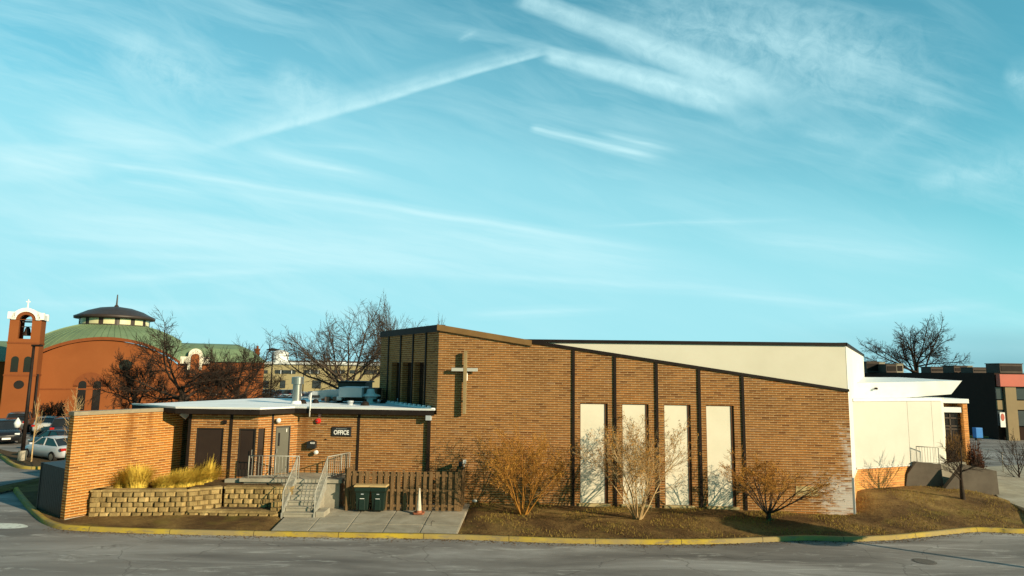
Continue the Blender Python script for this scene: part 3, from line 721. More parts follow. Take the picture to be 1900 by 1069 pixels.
m = MB(); bx(m, dw, door[0] + .002, door[0] + .04, .0, .12, 1.37, zdo - .002); bx(m, dw, door[1] - .04, door[1] - .002, .0, .12, 1.37, zdo - .002); bx(m, dw, door[0] + .041, door[1] - .041, .0, .12, zdo - .04, zdo - .002); localise(m.build('frame', 'frame', do))
m = MB(); bx(m, dw, door[0] + .14, door[0] + .22, .035, .048, zdo - .85, zdo - .28); localise(m.build('pane', 'glass_dark', do))
m = MB(); bx(m, dw, door[0] + .07, door[0] + .1, -.02, .048, 2.25, 2.45); localise(m.build('handle', 'steel', do))
vs, fs = text_mesh('1', .2, .003); m = MB(); m.add([dw(door[1] - .16 + v.x, .046 - v.z, zdo - .2 + v.y) for v in vs], fs); localise(m.build('number', 'white', do))
# office wall
m = MB(); bxw = ow.L; grid_wall(m, ow, 0, bxw, -.2, ZE - .2, [], .1)
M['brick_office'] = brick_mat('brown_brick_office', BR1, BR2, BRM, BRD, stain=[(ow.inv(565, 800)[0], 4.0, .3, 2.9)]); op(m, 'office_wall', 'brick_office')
# joints / thin columns
for fr_, px, hw in ((wf_, 349, .06), (wf_, 428, .06), (dw, 504.5, .04), (ow, 665, .05)):
    u = max(.06, fr_.inv(px, 810)[0]); m = MB(); bx(m, fr_, u - hw, u + hw, -.03, .02, -.2, ZE - .22); op(m, 'column', 'column')
# roof and fascia
oh = .42
def offp(fr_, u, d): p = fr_(u, -d, 0); return Vector((p.x, p.y))
e_a = offp(wf_, -.4, oh); e_b = offp(wf_, wf_.L + .2, oh); e_c = offp(dw, dw.L, oh) ; e_c = offp(ow, -.05, oh * .75); e_d = offp(ow, ow.L + .12, oh * .75)
e_d2 = fx(uL - .08, -.02, 0); e_d2 = Vector((e_d2.x, e_d2.y)); 
e_d = Vector((e_d2.x, offp(ow, ow.L - .2, oh * .75).y))
bl = PY(245, 750, 30.2); far1 = PY(480, 741, 37.5); far2 = lx(0, -.03, 0); mid = lx(LL - .4, -.03, 0)
outl = [e_a, e_b, e_c, e_d, Vector((mid.x + .18, mid.y)), Vector((far2.x, far2.y)), Vector((far2.x - .5, 38.5)), Vector((far1.x, 38.0)), Vector((bl.x, bl.y))]
m = MB(); m.prism([(p.x, p.y) for p in outl], ZE, ZE + .03); op(m, 'roof', 'roof_white', label='flat white membrane roof')
m = MB(); m.prism([(p.x, p.y) for p in [outl[-1]] + outl[:4] + [Vector((mid.x, mid.y))]], ZE - .22, ZE - .003); op(m, 'fascia', 'trim_dark')
m = MB(); pts = [outl[-1]] + outl[:4]
for a, b in zip(pts, pts[1:]):
    d = (b - a).normalized(); n_ = Vector((-d.y, d.x)); m.prism([a - n_ * .02, b - n_ * .02 + d * .02, b + n_ * .1, a + n_ * .1], ZE + .033, ZE + .075)
op(m, 'roof_edge', 'white_metal')
m = MB(); m.wall((outl[-1].x + .3, outl[-1].y), (far1.x + .3, 38.2), -.1, ZE - .23, -.2); m.wall((o2.x, o2.y), (o2.x - .6, 30.4), -.2, ZE - .2, -.1); op(m, 'rear_wall', 'brick')
# white kerb upstand where the roof meets the hall
m = MB()
for k in range(12):
    u = .6 + k * (LL - 1.2) / 11; bx(m, lx, u - .1, u + .1, -.16, -.05, ZE + .03, ZE + .16)
bx(m, lx, .2, LL - .1, -.22, -.03, ZE + .032, ZE + .09); op(m, 'roof_upstand', 'roof_white')
# downspout at the junction
u, _ = fx.inv(796, 810)
m = MB(); bx(m, fx, u - .07, u + .07, -.12, -.012, -.1, ZE - .26); do = op(m, 'downspout', 'column')
m = MB(); bx(m, fx, u - .13, u + .11, -.3, -.02, ZE - .44, ZE - .2); localise(m.build('hopper', 'duct', do, bevel=.01))

# ------------------------------------------------------------------ brick screen wall at the left
wa = PZ(119, 966, .1); wb = PY(342, 758, 29.6)
wx = frame_of((wa.x, wa.y), (wb.x, wb.y))
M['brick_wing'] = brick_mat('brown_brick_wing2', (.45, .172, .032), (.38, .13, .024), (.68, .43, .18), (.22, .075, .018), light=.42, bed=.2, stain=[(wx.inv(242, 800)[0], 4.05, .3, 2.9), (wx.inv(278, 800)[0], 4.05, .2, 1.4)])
ZW = 4.02
wg = empty('brick_screen_wall', (wa.x, wa.y, 0), 'sunlit orange brick screen wall with grey coping at the left end', 'wall')
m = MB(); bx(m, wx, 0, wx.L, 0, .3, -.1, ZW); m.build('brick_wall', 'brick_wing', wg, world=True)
m = MB(); bx(m, wx, -.04, wx.L + .04, -.05, .35, ZW + .003, ZW + .16); m.build('coping', 'coping_grey', wg, world=True, bevel=.01)
m = MB(); bx(m, wx, 0.002, wx.L, -.012, -.001, -.1, .16); m.build('footing', 'concrete', wg, world=True)
# ------------------------------------------------------------------ landing and steps
ZL = 1.35
ld = MB(); ld.prism([(-11.35, 28.02), (-7.05, 28.02), (-7.05, 29.72), (-9.7, 29.72), (-9.9, 29.6), (-11.35, 28.4)], ZL - .14, ZL)
ld.prism([(-11.2, 28.12), (-7.15, 28.12), (-7.15, 29.7), (-9.8, 29.7), (-11.2, 28.5)], -.1, ZL - .143)
st = empty('concrete_steps', (-8.35, 26.5, .15), 'concrete entrance steps with landing between pale metal railings', 'steps')
ld.build('landing', 'concrete', st, world=True)
xa, xb = -8.93, -7.72; n = 7; ysb, yst = 26.45, 28.02
for k in range(n - 1):
    y0 = ysb + (yst - ysb) * k / (n - 1); z1 = .15 + (ZL - .15) * (k + 1) / n
    m = MB(); m.box(xa, xb, y0, yst - .003, z1 - .05, z1); m.box(xa + .02, xb - .02, y0 + .03, yst - .004, z1 - .175, z1 - .053); m.build('step', 'concrete', st, world=True, bevel=.008)
for x in (xa - .06, xb + .003):
    m = MB(); m.prism([(x, ysb - .02), (x + .057, ysb - .02), (x + .057, yst - .01), (x, yst - .01)], [.1, .1, ZL - .35, ZL - .35], [.3, .3, ZL + .05, ZL + .05]); m.build('stringer', 'rail', st, world=True)
m = MB(); m.box(xb + .08, xb + .42, ysb + .05, ysb + .9, .1, .36); m.build('kerb_block', 'concrete', st, world=True, bevel=.01)
tb = MB(); tb.box(-12.05, -11.38, 28.2, 28.56, -.1, 1.28); tb.build('threshold', 'concrete', st, world=True, bevel=.01)

def railing(name, label, runs, loc, posts, group='pale metal railings round the steps', bal=.14, r=.022):
    e = empty(name, loc, label, 'railing', group=group)
    for (a, b, h0, h1, l0, l1) in runs:     # a,b base points; h handrail heights; l bottom rail heights
        a = Vector(a); b = Vector(b); U = Vector((0, 0, 1))
        m = MB(); m.tube([a + U * h0, b + U * h1], r, 8); m.build('handrail', 'rail', e, world=True, smooth=True)
        m = MB(); m.tube([a + U * l0, b + U * l1], r * .8, 6); m.build('bottom_rail', 'rail', e, world=True)
        k = int((b - a).length / bal); m = MB()
        for i in range(1, k):
            f = i / k; p = a.lerp(b, f); m.tube([p + U * (l0 + (l1 - l0) * f), p + U * (h0 + (h1 - h0) * f)], .0095, 4, cap=False)
        if k > 1: m.build('balusters', 'rail', e, world=True)
    for (p, h) in posts:
        m = MB(); p = Vector(p); m.tube([p, p + Vector((0, 0, h))], r * 1.05, 8); m.build('post', 'rail', e, world=True, smooth=True)
    return e
H = .93
railing('railing', 'pale metal railing along the front edge of the landing by the grey green door', [((-11.02, 28.08, ZL), (-8.9, 28.08, ZL), H, H, .1, .1)], (-11.02, 28.08, ZL), [((-11.02, 28.08, ZL), H), ((-9.9, 28.08, ZL), H), ((-8.9, 28.08, ZL), H)])
yb_ = ysb + .02
railing('railing', 'pale metal stair railing on the left of the steps next to the block wall', [((xa - .03, yb_, .17), (xa - .03, 28.04, ZL), H, H, .12, .12)], (xa - .03, yb_, .17), [((xa - .03, yb_, .17), H), ((xa - .03, 28.0, ZL), H)])
railing('railing', 'pale metal stair railing right of the steps bending along the landing beside the fence',
        [((xb + .03, yb_, .17), (xb + .03, 28.04, ZL), H, H, .12, .12), ((xb + .03, 28.06, ZL), (-7.12, 29.55, ZL), H, H, .1, .1)], (xb + .03, yb_, .17),
        [((xb + .03, yb_, .17), H), ((xb + .03, 28.05, ZL), H), ((-7.3, 28.85, ZL), H), ((-7.12, 29.55, ZL), H)])

# ------------------------------------------------------------------ planters of split-face block
def block_wall(mb, a, b, z0, courses, bw=.40, bh=.19, th=.3, cap=True, seed=0, step=None):
    rn = random.Random(seed); a = Vector(a); b = Vector(b); d = (b - a); L_ = d.length; d.normalize(); nr = Vector((-d.y, d.x, 0)); U = Vector((0, 0, 1))
    for c in range(courses):
        u = -(bw / 2 if c % 2 else 0); z = z0 + c * bh; batter = nr * (.018 * c)
        while u < L_ - .02:
            u0, u1 = max(0, u + .006), min(L_, u + bw - .006); u += bw
            if u1 - u0 < .06: continue
            if step and (u0 + u1) / 2 < step(c): continue
            f = rn.uniform(-.10, -.02); ch = rn.uniform(.05, .1)
            p = lambda uu, dd, zz: a + d * uu + nr * dd + U * zz + batter
            zb, zt = z + .004, z + bh - .006
            o = [p(u0, .04, zb), p(u1, .04, zb), p(u1, th, zb), p(u0, th, zb), p(u0, .04, zt), p(u1, .04, zt), p(u1, th, zt), p(u0, th, zt),
                 p(u0 + ch, f, zb + .012), p(u1 - ch, f + rn.uniform(-.015, .015), zb + .012), p(u1 - ch, f + rn.uniform(-.015, .015), zt - .02), p(u0 + ch, f, zt - .02)]
            mb.add(o, [(8, 9, 10, 11), (0, 1, 9, 8), (1, 5, 10, 9), (5, 4, 11, 10), (4, 0, 8, 11), (1, 2, 6, 5), (0, 4, 7, 3), (4, 5, 6, 7), (2, 3, 7, 6), (0, 3, 2, 1)])
    if cap:
        z = z0 + courses * bh; u = 0; bt = nr * (.018 * courses)
        while u < L_ - .01:
            u1 = min(L_, u + .46 - .005); o = []
            if not step or (u + u1) / 2 >= step(courses - 1):
                for zz in (z + .002, z + .085):
                    for uu, dd in ((u, -.045), (u1, -.045), (u1, th + .03), (u, th + .03)): o.append(a + d * uu + nr * dd + U * zz + bt)
                mb.add(o, [(0, 3, 2, 1), (4, 5, 6, 7), (0, 1, 5, 4), (1, 2, 6, 5), (2, 3, 7, 6), (3, 0, 4, 7)])
            u += .46
A = Vector((-16.42, 26.15, 0)); B = PZ(343, 958, .12); B.z = 0; C = PY(414, 897, 27.25); C.z = 0; D = PY(541, 897, 27.3); D.z = 0
pl = empty('block_planter', (A.x, A.y, .1), 'tall curved split face block retaining wall holding the golden grasses', 'retaining wall')
m = MB(); block_wall(m, A, B, .1, 5, seed=1); block_wall(m, B + Vector((.03, 0.02, 0)), C, .1, 5, seed=2); block_wall(m, C + Vector((.03, 0, 0)), D, .1, 5, seed=3)
block_wall(m, A + Vector((.0, 1.0, 0)), A + Vector((0, .05, 0)), .1, 5, seed=9)
m.build('block_wall', 'stone', pl, world=True)
m = MB(); m.poly([(A.x + .1, A.y + .3, 1.0), (B.x, B.y + .3, 1.0), (C.x, C.y + .3, 1.02), (D.x - .4, D.y + .3, 1.05), (-9.6, 28.1, 1.15), (-11.4, 28.7, 1.25), (o2.x, 28.7, 1.2), (-15.1, 29.2, 1.1)]); m.build('soil', 'mulch', pl, world=True)
B2 = PZ(348, 958, .12); E_ = PZ(512, 961, .12); B2.z = E_.z = 0; F_ = Vector((-9.22, 27.2, 0))
lp = empty('block_planter', (B2.x, B2.y, .1), 'low single course block terrace with bare soil beside the steps', 'retaining wall')
m = MB(); block_wall(m, B2, E_, .08, 1, seed=5); m.build('front_course', 'stone', lp, world=True)
m = MB(); block_wall(m, E_ + Vector((.05, .03, 0)), F_, .08, 5, seed=6, bw=.34, step=lambda c: .25 * c)
m.build('side_wall', 'stone', lp, world=True)
m = MB(); m.poly([(B2.x - .1, B2.y + .2, .3), (E_.x, E_.y + .2, .3), (F_.x, F_.y + .2, .36), (D.x - .2, D.y + .1, .36), (C.x, C.y + .1, .36), (B.x, B.y + .1, .3)]); m.build('soil', 'mulch', lp, world=True)

# ornamental grasses
def grass_clump(c, h, r, nb, label, lean=(0, 0), seed=1, group='golden grasses in the block planter'):
    rn = random.Random(seed); m = MB(); c = Vector(c)
    for i in range(nb):
        a = rn.uniform(0, 2 * math.pi); rr = r * .6 * math.sqrt(rn.random()); p = c + Vector((math.cos(a) * rr, math.sin(a) * rr, 0))
        hh = h * rn.uniform(.55, 1.08); out = r * rn.uniform(.05, 1.0); dx = math.cos(a) * out + lean[0] * rn.uniform(.4, 1.3); dy = math.sin(a) * out + lean[1]
        w = rn.uniform(.008, .017); t = Vector((-math.sin(a), math.cos(a), 0)) * w; pts = []
        for k in range(5):
            f = k / 4; pts.append(p + Vector((dx * f ** 2.0, dy * f ** 2.0, hh * (f - .38 * f ** 3 * out / r))))
        o = []
        for k, q in enumerate(pts): ww = t * (1 - k / 4 * .85); o += [q - ww, q + ww]
        m.add(o, [(2 * k, 2 * k + 1, 2 * k + 3, 2 * k + 2) for k in range(4)])
    return m.build('ornamental_grass', 'straw', loc=c, label=label, cat='grass', group=group)
def soilpt(px, py, z=1.03): return PZ(px, py, z)
grass_clump(soilpt(252, 906), 1.0, .72, 1500, 'tall fountain shaped golden grass clump in front of the orange brick screen wall', seed=1)
grass_clump(soilpt(222, 906), .4, .45, 350, 'short dry grass clump at the left end of the block planter', seed=2)
grass_clump(soilpt(305, 904), .55, .75, 700, 'bushy golden grass clump at the middle of the block planter', (.25, 0), seed=3)
grass_clump(soilpt(340, 901), .74, .85, 1300, 'wide golden grass clump above the bend of the block planter', (.3, 0), seed=4)
grass_clump(soilpt(375, 897), .88, .85, 1500, 'golden grass clump spilling in front of the large bronze window', (.3, 0), seed=5)
grass_clump(soilpt(401, 894), .75, .7, 900, 'low golden grass clump at the right end of the planting', (.1, -.1), seed=6)
grass_clump(soilpt(388, 893, 1.15), 1.15, .3, 90, 'thin tall dry grass stalks against the bronze window', (.1, 0), seed=8)
# stones beside the house
rk = random.Random(4)
for i, (px, py) in enumerate(((420, 893), (433, 893.5), (446, 894))):
    p = PZ(px, py, 1.12); m = MB(); vs, fs = self_ball(p + Vector((0, .25, .05)), .17, (1.3, .8, .55), 9, 6)
    m.add([Vector(v) + Vector((rk.uniform(-.02, .02),) * 3) for v in vs], fs)
    m.build('rock', 'stone', loc=p, smooth=False, label=('small tan rock nearest the golden grasses below the house wall', 'middle tan rock of the row below the house wall', 'tan rock nearest the threshold below the glass door')[i], cat='rock', group='rocks along the house wall')

# ------------------------------------------------------------------ wooden fence
YF = PZ(747, 948, .18).y
fxl, fxr = PY(641, 910, YF).x, PY(853, 910, YF).x; ZF0, ZF1 = .2, PY(747, 874.5, YF).z
def fence(name, label, a, b, z0, z1, bw=.14, seed=0):
    rn = random.Random(seed); a = Vector(a); b = Vector(b); d = b - a; L_ = d.length; d.normalize(); nr = Vector((-d.y, d.x, 0)); U = Vector((0, 0, 1))
    e = empty(name, (a.x, a.y, z0), label, 'fence', group='weathered wooden fence runs round the bin store')
    def bar(mb, u0, u1, d0, d1, za, zb):
        o = [a + d * u + nr * y + U * z for z in (za, zb) for u, y in ((u0, d0), (u1, d0), (u1, d1), (u0, d1))]
        mb.add(o, [(0, 3, 2, 1), (4, 5, 6, 7), (0, 1, 5, 4), (1, 2, 6, 5), (2, 3, 7, 6), (3, 0, 4, 7)])
    for k in range(3):
        zz = z0 + .18 + (z1 - z0 - .34) * k / 2; m = MB(); bar(m, 0, L_, .024, .062, zz - .045, zz + .045); m.build('rail', 'wood', e, world=True)
    u = .02; i = 0; mf = MB(); pitch = bw * 1.9
    while u < L_ - bw * .6:
        j = rn.uniform(-.015, .015); hj = rn.uniform(-.03, .02)
        bar(mf, u + j, u + bw + j, 0, .02, z0 - .02 + rn.uniform(0, .03), z1 + hj)
        if u + pitch + bw * .4 < L_:
            u2 = u + pitch / 2; bar(mf, u2 + .03 + j, u2 + bw * .8 + j, .066, .086, z0, z1 + rn.uniform(-.05, 0)) if i % 5 != 3 else None
        u += pitch; i += 1
    mf.build('pickets', 'wood', e, world=True)
    k = max(1, round(L_ / 2.3))
    for i in range(k + 1):
        uu = L_ * i / k; m = MB(); bar(m, uu - .045, uu + .045, .09, .18, z0 - .2, z1 + .06); m.build('post', 'wood', e, world=True)
    return e
yfb = fx(2, -.1, 0).y
fence('wooden_fence', 'long weathered shadowbox wooden fence behind the green bins and the cone', (fxl, YF, 0), (fxr, YF, 0), ZF0, ZF1, seed=1)
fence('wooden_fence', 'short wooden fence run closing the right end against the brick wall', (fxr + .09, YF + .1, 0), (fxr + .12, yfb, 0), ZF0, ZF1 + .02, bw=.12, seed=2)
fence('wooden_fence', 'short wooden fence run at the left end beside the landing', (fxl - .1, 28.9, 0), (fxl - .06, YF + .02, 0), ZF0, ZF1 + .02, bw=.12, seed=3)
# flood light on a post with a white conduit
pp = PY(857, 932, YF + 1.2); fp = empty('flood_light_post', (pp.x, pp.y, .15), 'wooden post with small floodlight and white conduit at the fence end', 'light')
zt_ = PY(857, 866, pp.y).z
m = MB(); m.box(pp.x - .07, pp.x + .03, pp.y, pp.y + .1, .1, zt_); m.build('post', 'wood', fp, world=True)
m = MB(); m.tube([(pp.x + .06, pp.y - .02, .15), (pp.x + .06, pp.y - .02, zt_ + .2)], .018, 6); m.build('conduit', 'white', fp, world=True)
m = MB(); m.box(pp.x - .17, pp.x + .0, pp.y - .2, pp.y - .02, zt_ + .03, zt_ + .24); lo_ = m.build('lamp_housing', 'black', fp, world=True, bevel=.015)
m = MB(); m.box(pp.x + .01, pp.x + .15, pp.y - .12, pp.y + .02, zt_ + .14, zt_ + .3); m.build('junction_box', 'white', fp, world=True, bevel=.01)

# ------------------------------------------------------------------ bins and cone
def make_bin(x, y, z, label, rz):
    e = empty('wheelie_bin', (x, y, z), label, 'bin', rz, group='green wheelie bins by the fence')
    def ring(w0, d0, zz, yo=0): return [(-w0, -d0 + yo, zz), (w0, -d0 + yo, zz), (w0, d0 + yo, zz), (-w0, d0 + yo, zz)]
    lv = [(.225, .25, .04), (.24, .27, .12), (.285, .32, .78), (.325, .36, .83), (.33, .365, .98)]
    m = MB(); o = []
    for w_, d_, z_ in lv: o += ring(w_, d_, z_)
    fs = [(0, 3, 2, 1)] + [(4 * i + j, 4 * i + (j + 1) % 4, 4 * i + 4 + (j + 1) % 4, 4 * i + 4 + j) for i in range(len(lv) - 1) for j in range(4)] + [tuple(16 + j for j in range(4))]
    m.add(o, fs); m.build('body', 'bin', e, bevel=.025)
    m = MB(); m.box(-.12, .12, -.335, -.262, .08, .5); m.build('foot_panel', 'bin', e, bevel=.02)
    m = MB(); m.box(-.09, .09, -.352, -.336, .53, .55); m.build('hot_stamp', 'white', e)
    m = MB(); m.add([(-.06, -.335, .73), (.06, -.335, .73), (.045, -.33, .69), (-.02, -.33, .675)], [(0, 3, 2, 1)]); 
    m2 = MB(); m2.box(-.055, .055, -.338, -.326, .7, .735); m2.build('emblem', 'duct', e)
    m = MB(); o = ring(.35, .39, 1.0) + ring(.36, .4, 1.03) + ring(.33, .36, 1.075); m.add(o, [(0, 3, 2, 1)] + [(4 * i + j, 4 * i + (j + 1) % 4, 4 * i + 4 + (j + 1) % 4, 4 * i + 4 + j) for i in range(2) for j in range(4)] + [(8, 9, 10, 11)])
    m.build('lid', 'lid', e, bevel=.02)
    m = MB(); m.tube([(-.28, .43, .98), (.28, .43, .98)], .018, 6); m.build('handle', 'bin', e)
    for s in (-1, 1):
        m = MB(); m.tube([(s * .25, .27, .13), (s * .31, .27, .13)], .13, 14); m.build('wheel', 'rubber', e)
    return e
pb = PZ(669, 951, .18); make_bin(pb.x, pb.y + .4, .175, 'left dark green wheelie bin with tan lid nearest the steps', R(4))
pb = PZ(700, 951.5, .18); make_bin(pb.x, pb.y + .4, .175, 'right dark green wheelie bin with tan lid nearest the cone', R(-3))
pc = PZ(777, 953, .18); ce = empty('traffic_cone', (pc.x, pc.y, .185), 'slim faded white traffic cone with rust orange base by the fence', 'cone')
m = MB(); m.lathe([(.13, .05), (.108, .12), (.092, .3), (.062, .62), (.032, .98), (.028, 1.0), (.015, 1.0)], n=20); m.build('cone_body', 'cone_white', ce, smooth=True)
m = MB(); m.lathe([(.138, .045), (.128, .06), (.114, .13)], n=20); m.build('band', 'cone_orange', ce, smooth=True)
m = MB(); m.prism([(-.23, -.17), (-.17, -.23), (.17, -.23), (.23, -.17), (.23, .17), (.17, .23), (-.17, .23), (-.23, .17)], 0, .045); m.build('base', 'cone_orange', ce, bevel=.01)
m = MB(); q = PZ(800, 975, .16); m.tube([q + Vector((0, 0, -.02)), q + Vector((0, 0, .12)), q + Vector((.05, 0, .17)), q + Vector((.12, 0, .15))], .012, 6); m.build('pipe_stub', 'column', loc=q, label='small bent pipe stub standing on the concrete pad', cat='pipe')
m = MB(); q = PZ(881, 934, .2); m.add(*self_ball(q + Vector((0, 0, .1)), .09, (1.3, .9, .8))); m.build('landscape_light', 'white', loc=q, smooth=True, label='small white ground spotlight on the lawn by the brick wall', cat='light')

# ------------------------------------------------------------------ things on the walls
def onwall(ax, px, py): u, z = ax.inv(px, py); return u, z
u, z = onwall(ow, 634, 801); e = empty('office_sign', ow(u, 0, z), 'black rectangular sign reading OFFICE in bold white letters', 'sign')
m = MB(); bx(m, ow, u - .45, u + .45, -.05, -.002, z - .21, z + .21); m.build('board', 'black', e, world=True, bevel=.025)
vs, fs = text_mesh('OFFICE', .235, .004); m = MB(); m.add([ow(u + v.x * .92, -.054 - v.z, z - .04 + v.y * 1.12) for v in vs], fs); m.build('lettering', 'white', e, world=True)
m = MB(); bx(m, ow, u - .2, u + .24, -.055, -.051, z + .125, z + .138); bx(m, ow, u - .235, u - .21, -.055, -.051, z + .115, z + .148); m.build('small_line', 'duct', e, world=True)
u, z = onwall(ow, 580, 823); e = empty('mailbox', ow(u, 0, z), 'black wall mailbox with white label under the red alarm bell', 'mailbox')
m = MB(); m.slab([(u - .2, z - .2), (u + .2, z - .2), (u + .2, z + .1), (u + .0, z + .16), (u - .2, z + .1)], ow, -.2, -.002); m.build('box', 'black', e, world=True, bevel=.01)
m = MB(); bx(m, ow, u - .03, u + .16, -.206, -.2, z + .01, z + .08); lb = m.build('label_plate', 'white', e, world=True)
vs, fs = text_mesh('OFFICE', .045, .001); m = MB(); m.add([ow(u + .065 + v.x, -.208 - v.z, z + .045 + v.y) for v in vs], fs); o = m.build('lettering', 'black', lb)
iv3 = e.matrix_basis.inverted()
for v in o.data.vertices: v.co = iv3 @ v.co
u, z = onwall(ow, 591, 781); e = empty('alarm_bell', ow(u, 0, z), 'round red fire alarm bell on the office wall', 'alarm')
def disc(ax, u, z, r, d0, d1, n=18, dome=0.0):
    m = MB(); o = [ax(u + r * math.cos(2 * math.pi * j / n), d0, z + r * math.sin(2 * math.pi * j / n)) for j in range(n)] + [ax(u + r * .85 * math.cos(2 * math.pi * j / n), d1, z + r * .85 * math.sin(2 * math.pi * j / n)) for j in range(n)] + [ax(u, d1 - dome, z)]
    m.add(o, [(j, (j + 1) % n, n + (j + 1) % n, n + j) for j in range(n)] + [(n + j, n + (j + 1) % n, 2 * n) for j in range(n)]); return m
disc(ow, u, z, .125, -.02, -.1, dome=.03).build('gong', 'red', e, world=True, smooth=False)
disc(ow, u, z, .03, -.11, -.15).build('hub', 'chrome', e, world=True)
m = MB(); bx(m, ow, u - .06, u + .06, -.02, -.001, z - .06, z + .06); m.build('back_box', 'red', e, world=True)
u, z = onwall(ow, 594, 770.5); m = MB(); bx(m, ow, u - .06, u + .06, -.09, -.001, z - .065, z + .06); m.build('strobe_light', 'pink', loc=ow(u, 0, z), bevel=.012, label='small pale pink strobe box just above the red alarm bell', cat='alarm')
u, z = onwall(ow, 589, 838.5); e = empty('wall_horn', ow(u, 0, z), 'round white horn light on a short arm below the mailbox', 'light')
disc(ow, u, z, .1, -.16, -.22, dome=.03).build('face', 'white', e, world=True); m = MB(); m.tube([ow(u - .0, -.001, z), ow(u, -.17, z)], .05, 10); m.build('arm', 'column', e, world=True)
u, z = onwall(ow, 605, 815); m = MB(); bx(m, ow, u - .03, u + .03, -.05, -.001, z - .02, z + .02); m.build('bell_push', 'black', loc=ow(u, 0, z), bevel=.006, label='tiny black push button right of the mailbox', cat='button')
u, z = onwall(ow, 581, 770); zt2 = PY(581, 728, ow(u, 0, 0).y).z; zb2 = PY(579.5, 772, ow(u, 0, 0).y).z; e = empty('vent_pipe', ow(u, -.36, zb2), 'thin white pipe clamped to the roof edge above the alarm', 'pipe')
m = MB(); m.tube([ow(u - .02, -.4, zb2), ow(u, -.4, zt2)], .03, 8); m.build('pipe', 'white', e, world=True, smooth=True)
m = MB(); bx(m, ow, u - .04, u + .03, -.42, -.32, ZE - .16, ZE - .1); m.build('clamp', 'column', e, world=True)
u, z = onwall(dw, 514, 780); e = empty('globe_light', dw(u, 0, z), 'white globe wall light above the grey green door', 'light')
m = MB(); m.add(*self_ball(dw(u, -.16, z), .11, (1, 1, 1))); m.build('globe', 'white', e, world=True, smooth=True); m = MB(); m.tube([dw(u, -.001, z - .02), dw(u, -.1, z - .02)], .045, 8); m.build('bracket', 'column', e, world=True)
u, z = onwall(wf_, 418, 783); m = MB(); bx(m, wf_, u - .08, u + .08, -.1, -.001, z - .08, z + .08); m.build('wall_speaker', 'column', loc=wf_(u, 0, z), bevel=.015, label='small dark square box on the brick between window and glass door', cat='speaker')
u, z = onwall(wx, 337, 768); e = empty('flood_light', wx(u, 0, z), 'white tilted square floodlight at the top of the orange screen wall', 'light')
c_ = wx(u - .05, -.33, z); bm_ = Matrix.Translation(c_) @ Matrix.Rotation(R(28), 4, 'Z') @ Matrix.Rotation(R(38), 4, 'Y') @ Matrix.Rotation(R(-12), 4, 'X')
m = MB(); m.box(-.17, .17, -.05, .03, -.17, .17); m.v = [bm_ @ p for p in m.v]; m.build('face', 'white', e, world=True, bevel=.02)
m = MB(); m.box(-.18, .18, .035, .12, -.18, .18); m.v = [bm_ @ p for p in m.v]; m.build('housing', 'column', e, world=True, bevel=.02)
m = MB(); m.tube([wx(u - .05, -.001, z), wx(u - .05, -.25, z)], .03, 8); m.build('arm', 'column', e, world=True)

# ------------------------------------------------------------------ things on the office roof
ZR = ZE + .03
def roofpt(px, py): return PZ(px, py, ZR)
p = roofpt(550, 749); e = empty('exhaust_stack', p, 'shiny galvanised exhaust stack with wider cap on the white roof', 'chimney')
sc_ = p.y / 1200; zc = PY(550, 700, p.y).z; zm = PY(550, 713, p.y).z
m = MB(); m.lathe([(.3, 0), (.24, .12), (.215, .14)], n=24); m.build('flashing', 'roof_white', e, smooth=True)
m = MB(); m.lathe([(.215, .1), (.215, zm - p.z)], n=24); m.build('pipe', 'steel', e, smooth=True)
m = MB(); m.lathe([(.215, zm - p.z + .004), (.29, zm - p.z + .01), (.29, zc - p.z), (.27, zc - p.z + .01), (.0, zc - p.z + .03)], n=24); m.build('cap', 'steel', e, smooth=False)
def rbox(mb, px0, px1, y, pyt, pyb, dep):
    a = PY(px0, pyb, y); b = PY(px1, pyt, y); mb.box(a.x, b.x, y, y + dep, max(ZR + .002, a.z), b.z); return mb
YD = 34.2
a0 = PY(572, 750, YD); e = empty('roof_duct', (a0.x, YD, ZR), 'large grey sheet metal duct run lying across the white roof', 'duct')
m = MB(); pr = [PY(572, 748, YD), PY(640, 748, YD), PY(640, 723, YD), PY(600, 724, YD), PY(580, 726, YD), PY(572.5, 733, YD)]
pr = [(p.x, max(p.z, ZR + .12)) for p in pr]; m.slab(pr, lambda u, y, z: Vector((u, y, z)), YD, YD + 1.1); m.build('main_duct', 'duct', e, world=True, bevel=.02)
m = MB(); rbox(m, 628, 672, YD - .7, 719, 737, 1.6); m.build('cross_duct', 'duct', e, world=True, bevel=.02)
m = MB(); rbox(m, 640, 700, YD - .2, 720.5, 741, 1.2); m.build('trunk_duct', 'hvac', e, world=True, bevel=.02)
m = MB(); rbox(m, 596, 699, YD - .35, 741, 744, .2); m.build('pipe_run', 'column', e, world=True)
for px in (602, 617):
    m = MB(); rbox(m, px, px + 9, YD - .4, 736.5, 745, .3); m.build('damper_box', 'hvac', e, world=True, bevel=.01)
m = MB(); rbox(m, 624, 633, YD - .6, 735, 743, .4); m.build('elbow', 'duct', e, world=True, bevel=.03)
m = MB(); rbox(m, 579, 592, YD - .1, 733.5, 738, .15); m.build('louvre', 'black', e, world=True)
YH = 38.0; e = empty('rooftop_unit', (PY(650, 720, YH).x, YH, ZR), 'dark air handling unit at the back of the white roof', 'air conditioner')
m = MB(); rbox(m, 626, 678, YH, 709.5, 735, 2.0); m.build('cabinet', 'hvac', e, world=True, bevel=.03); m = MB(); rbox(m, 624, 680, YH - .1, 708, 710, 2.2); m.build('lid', 'trim_dark', e, world=True)
p = roofpt(688, 748); e = empty('roof_fan', p, 'round mushroom roof fan with pale hood near the dark wall', 'fan')
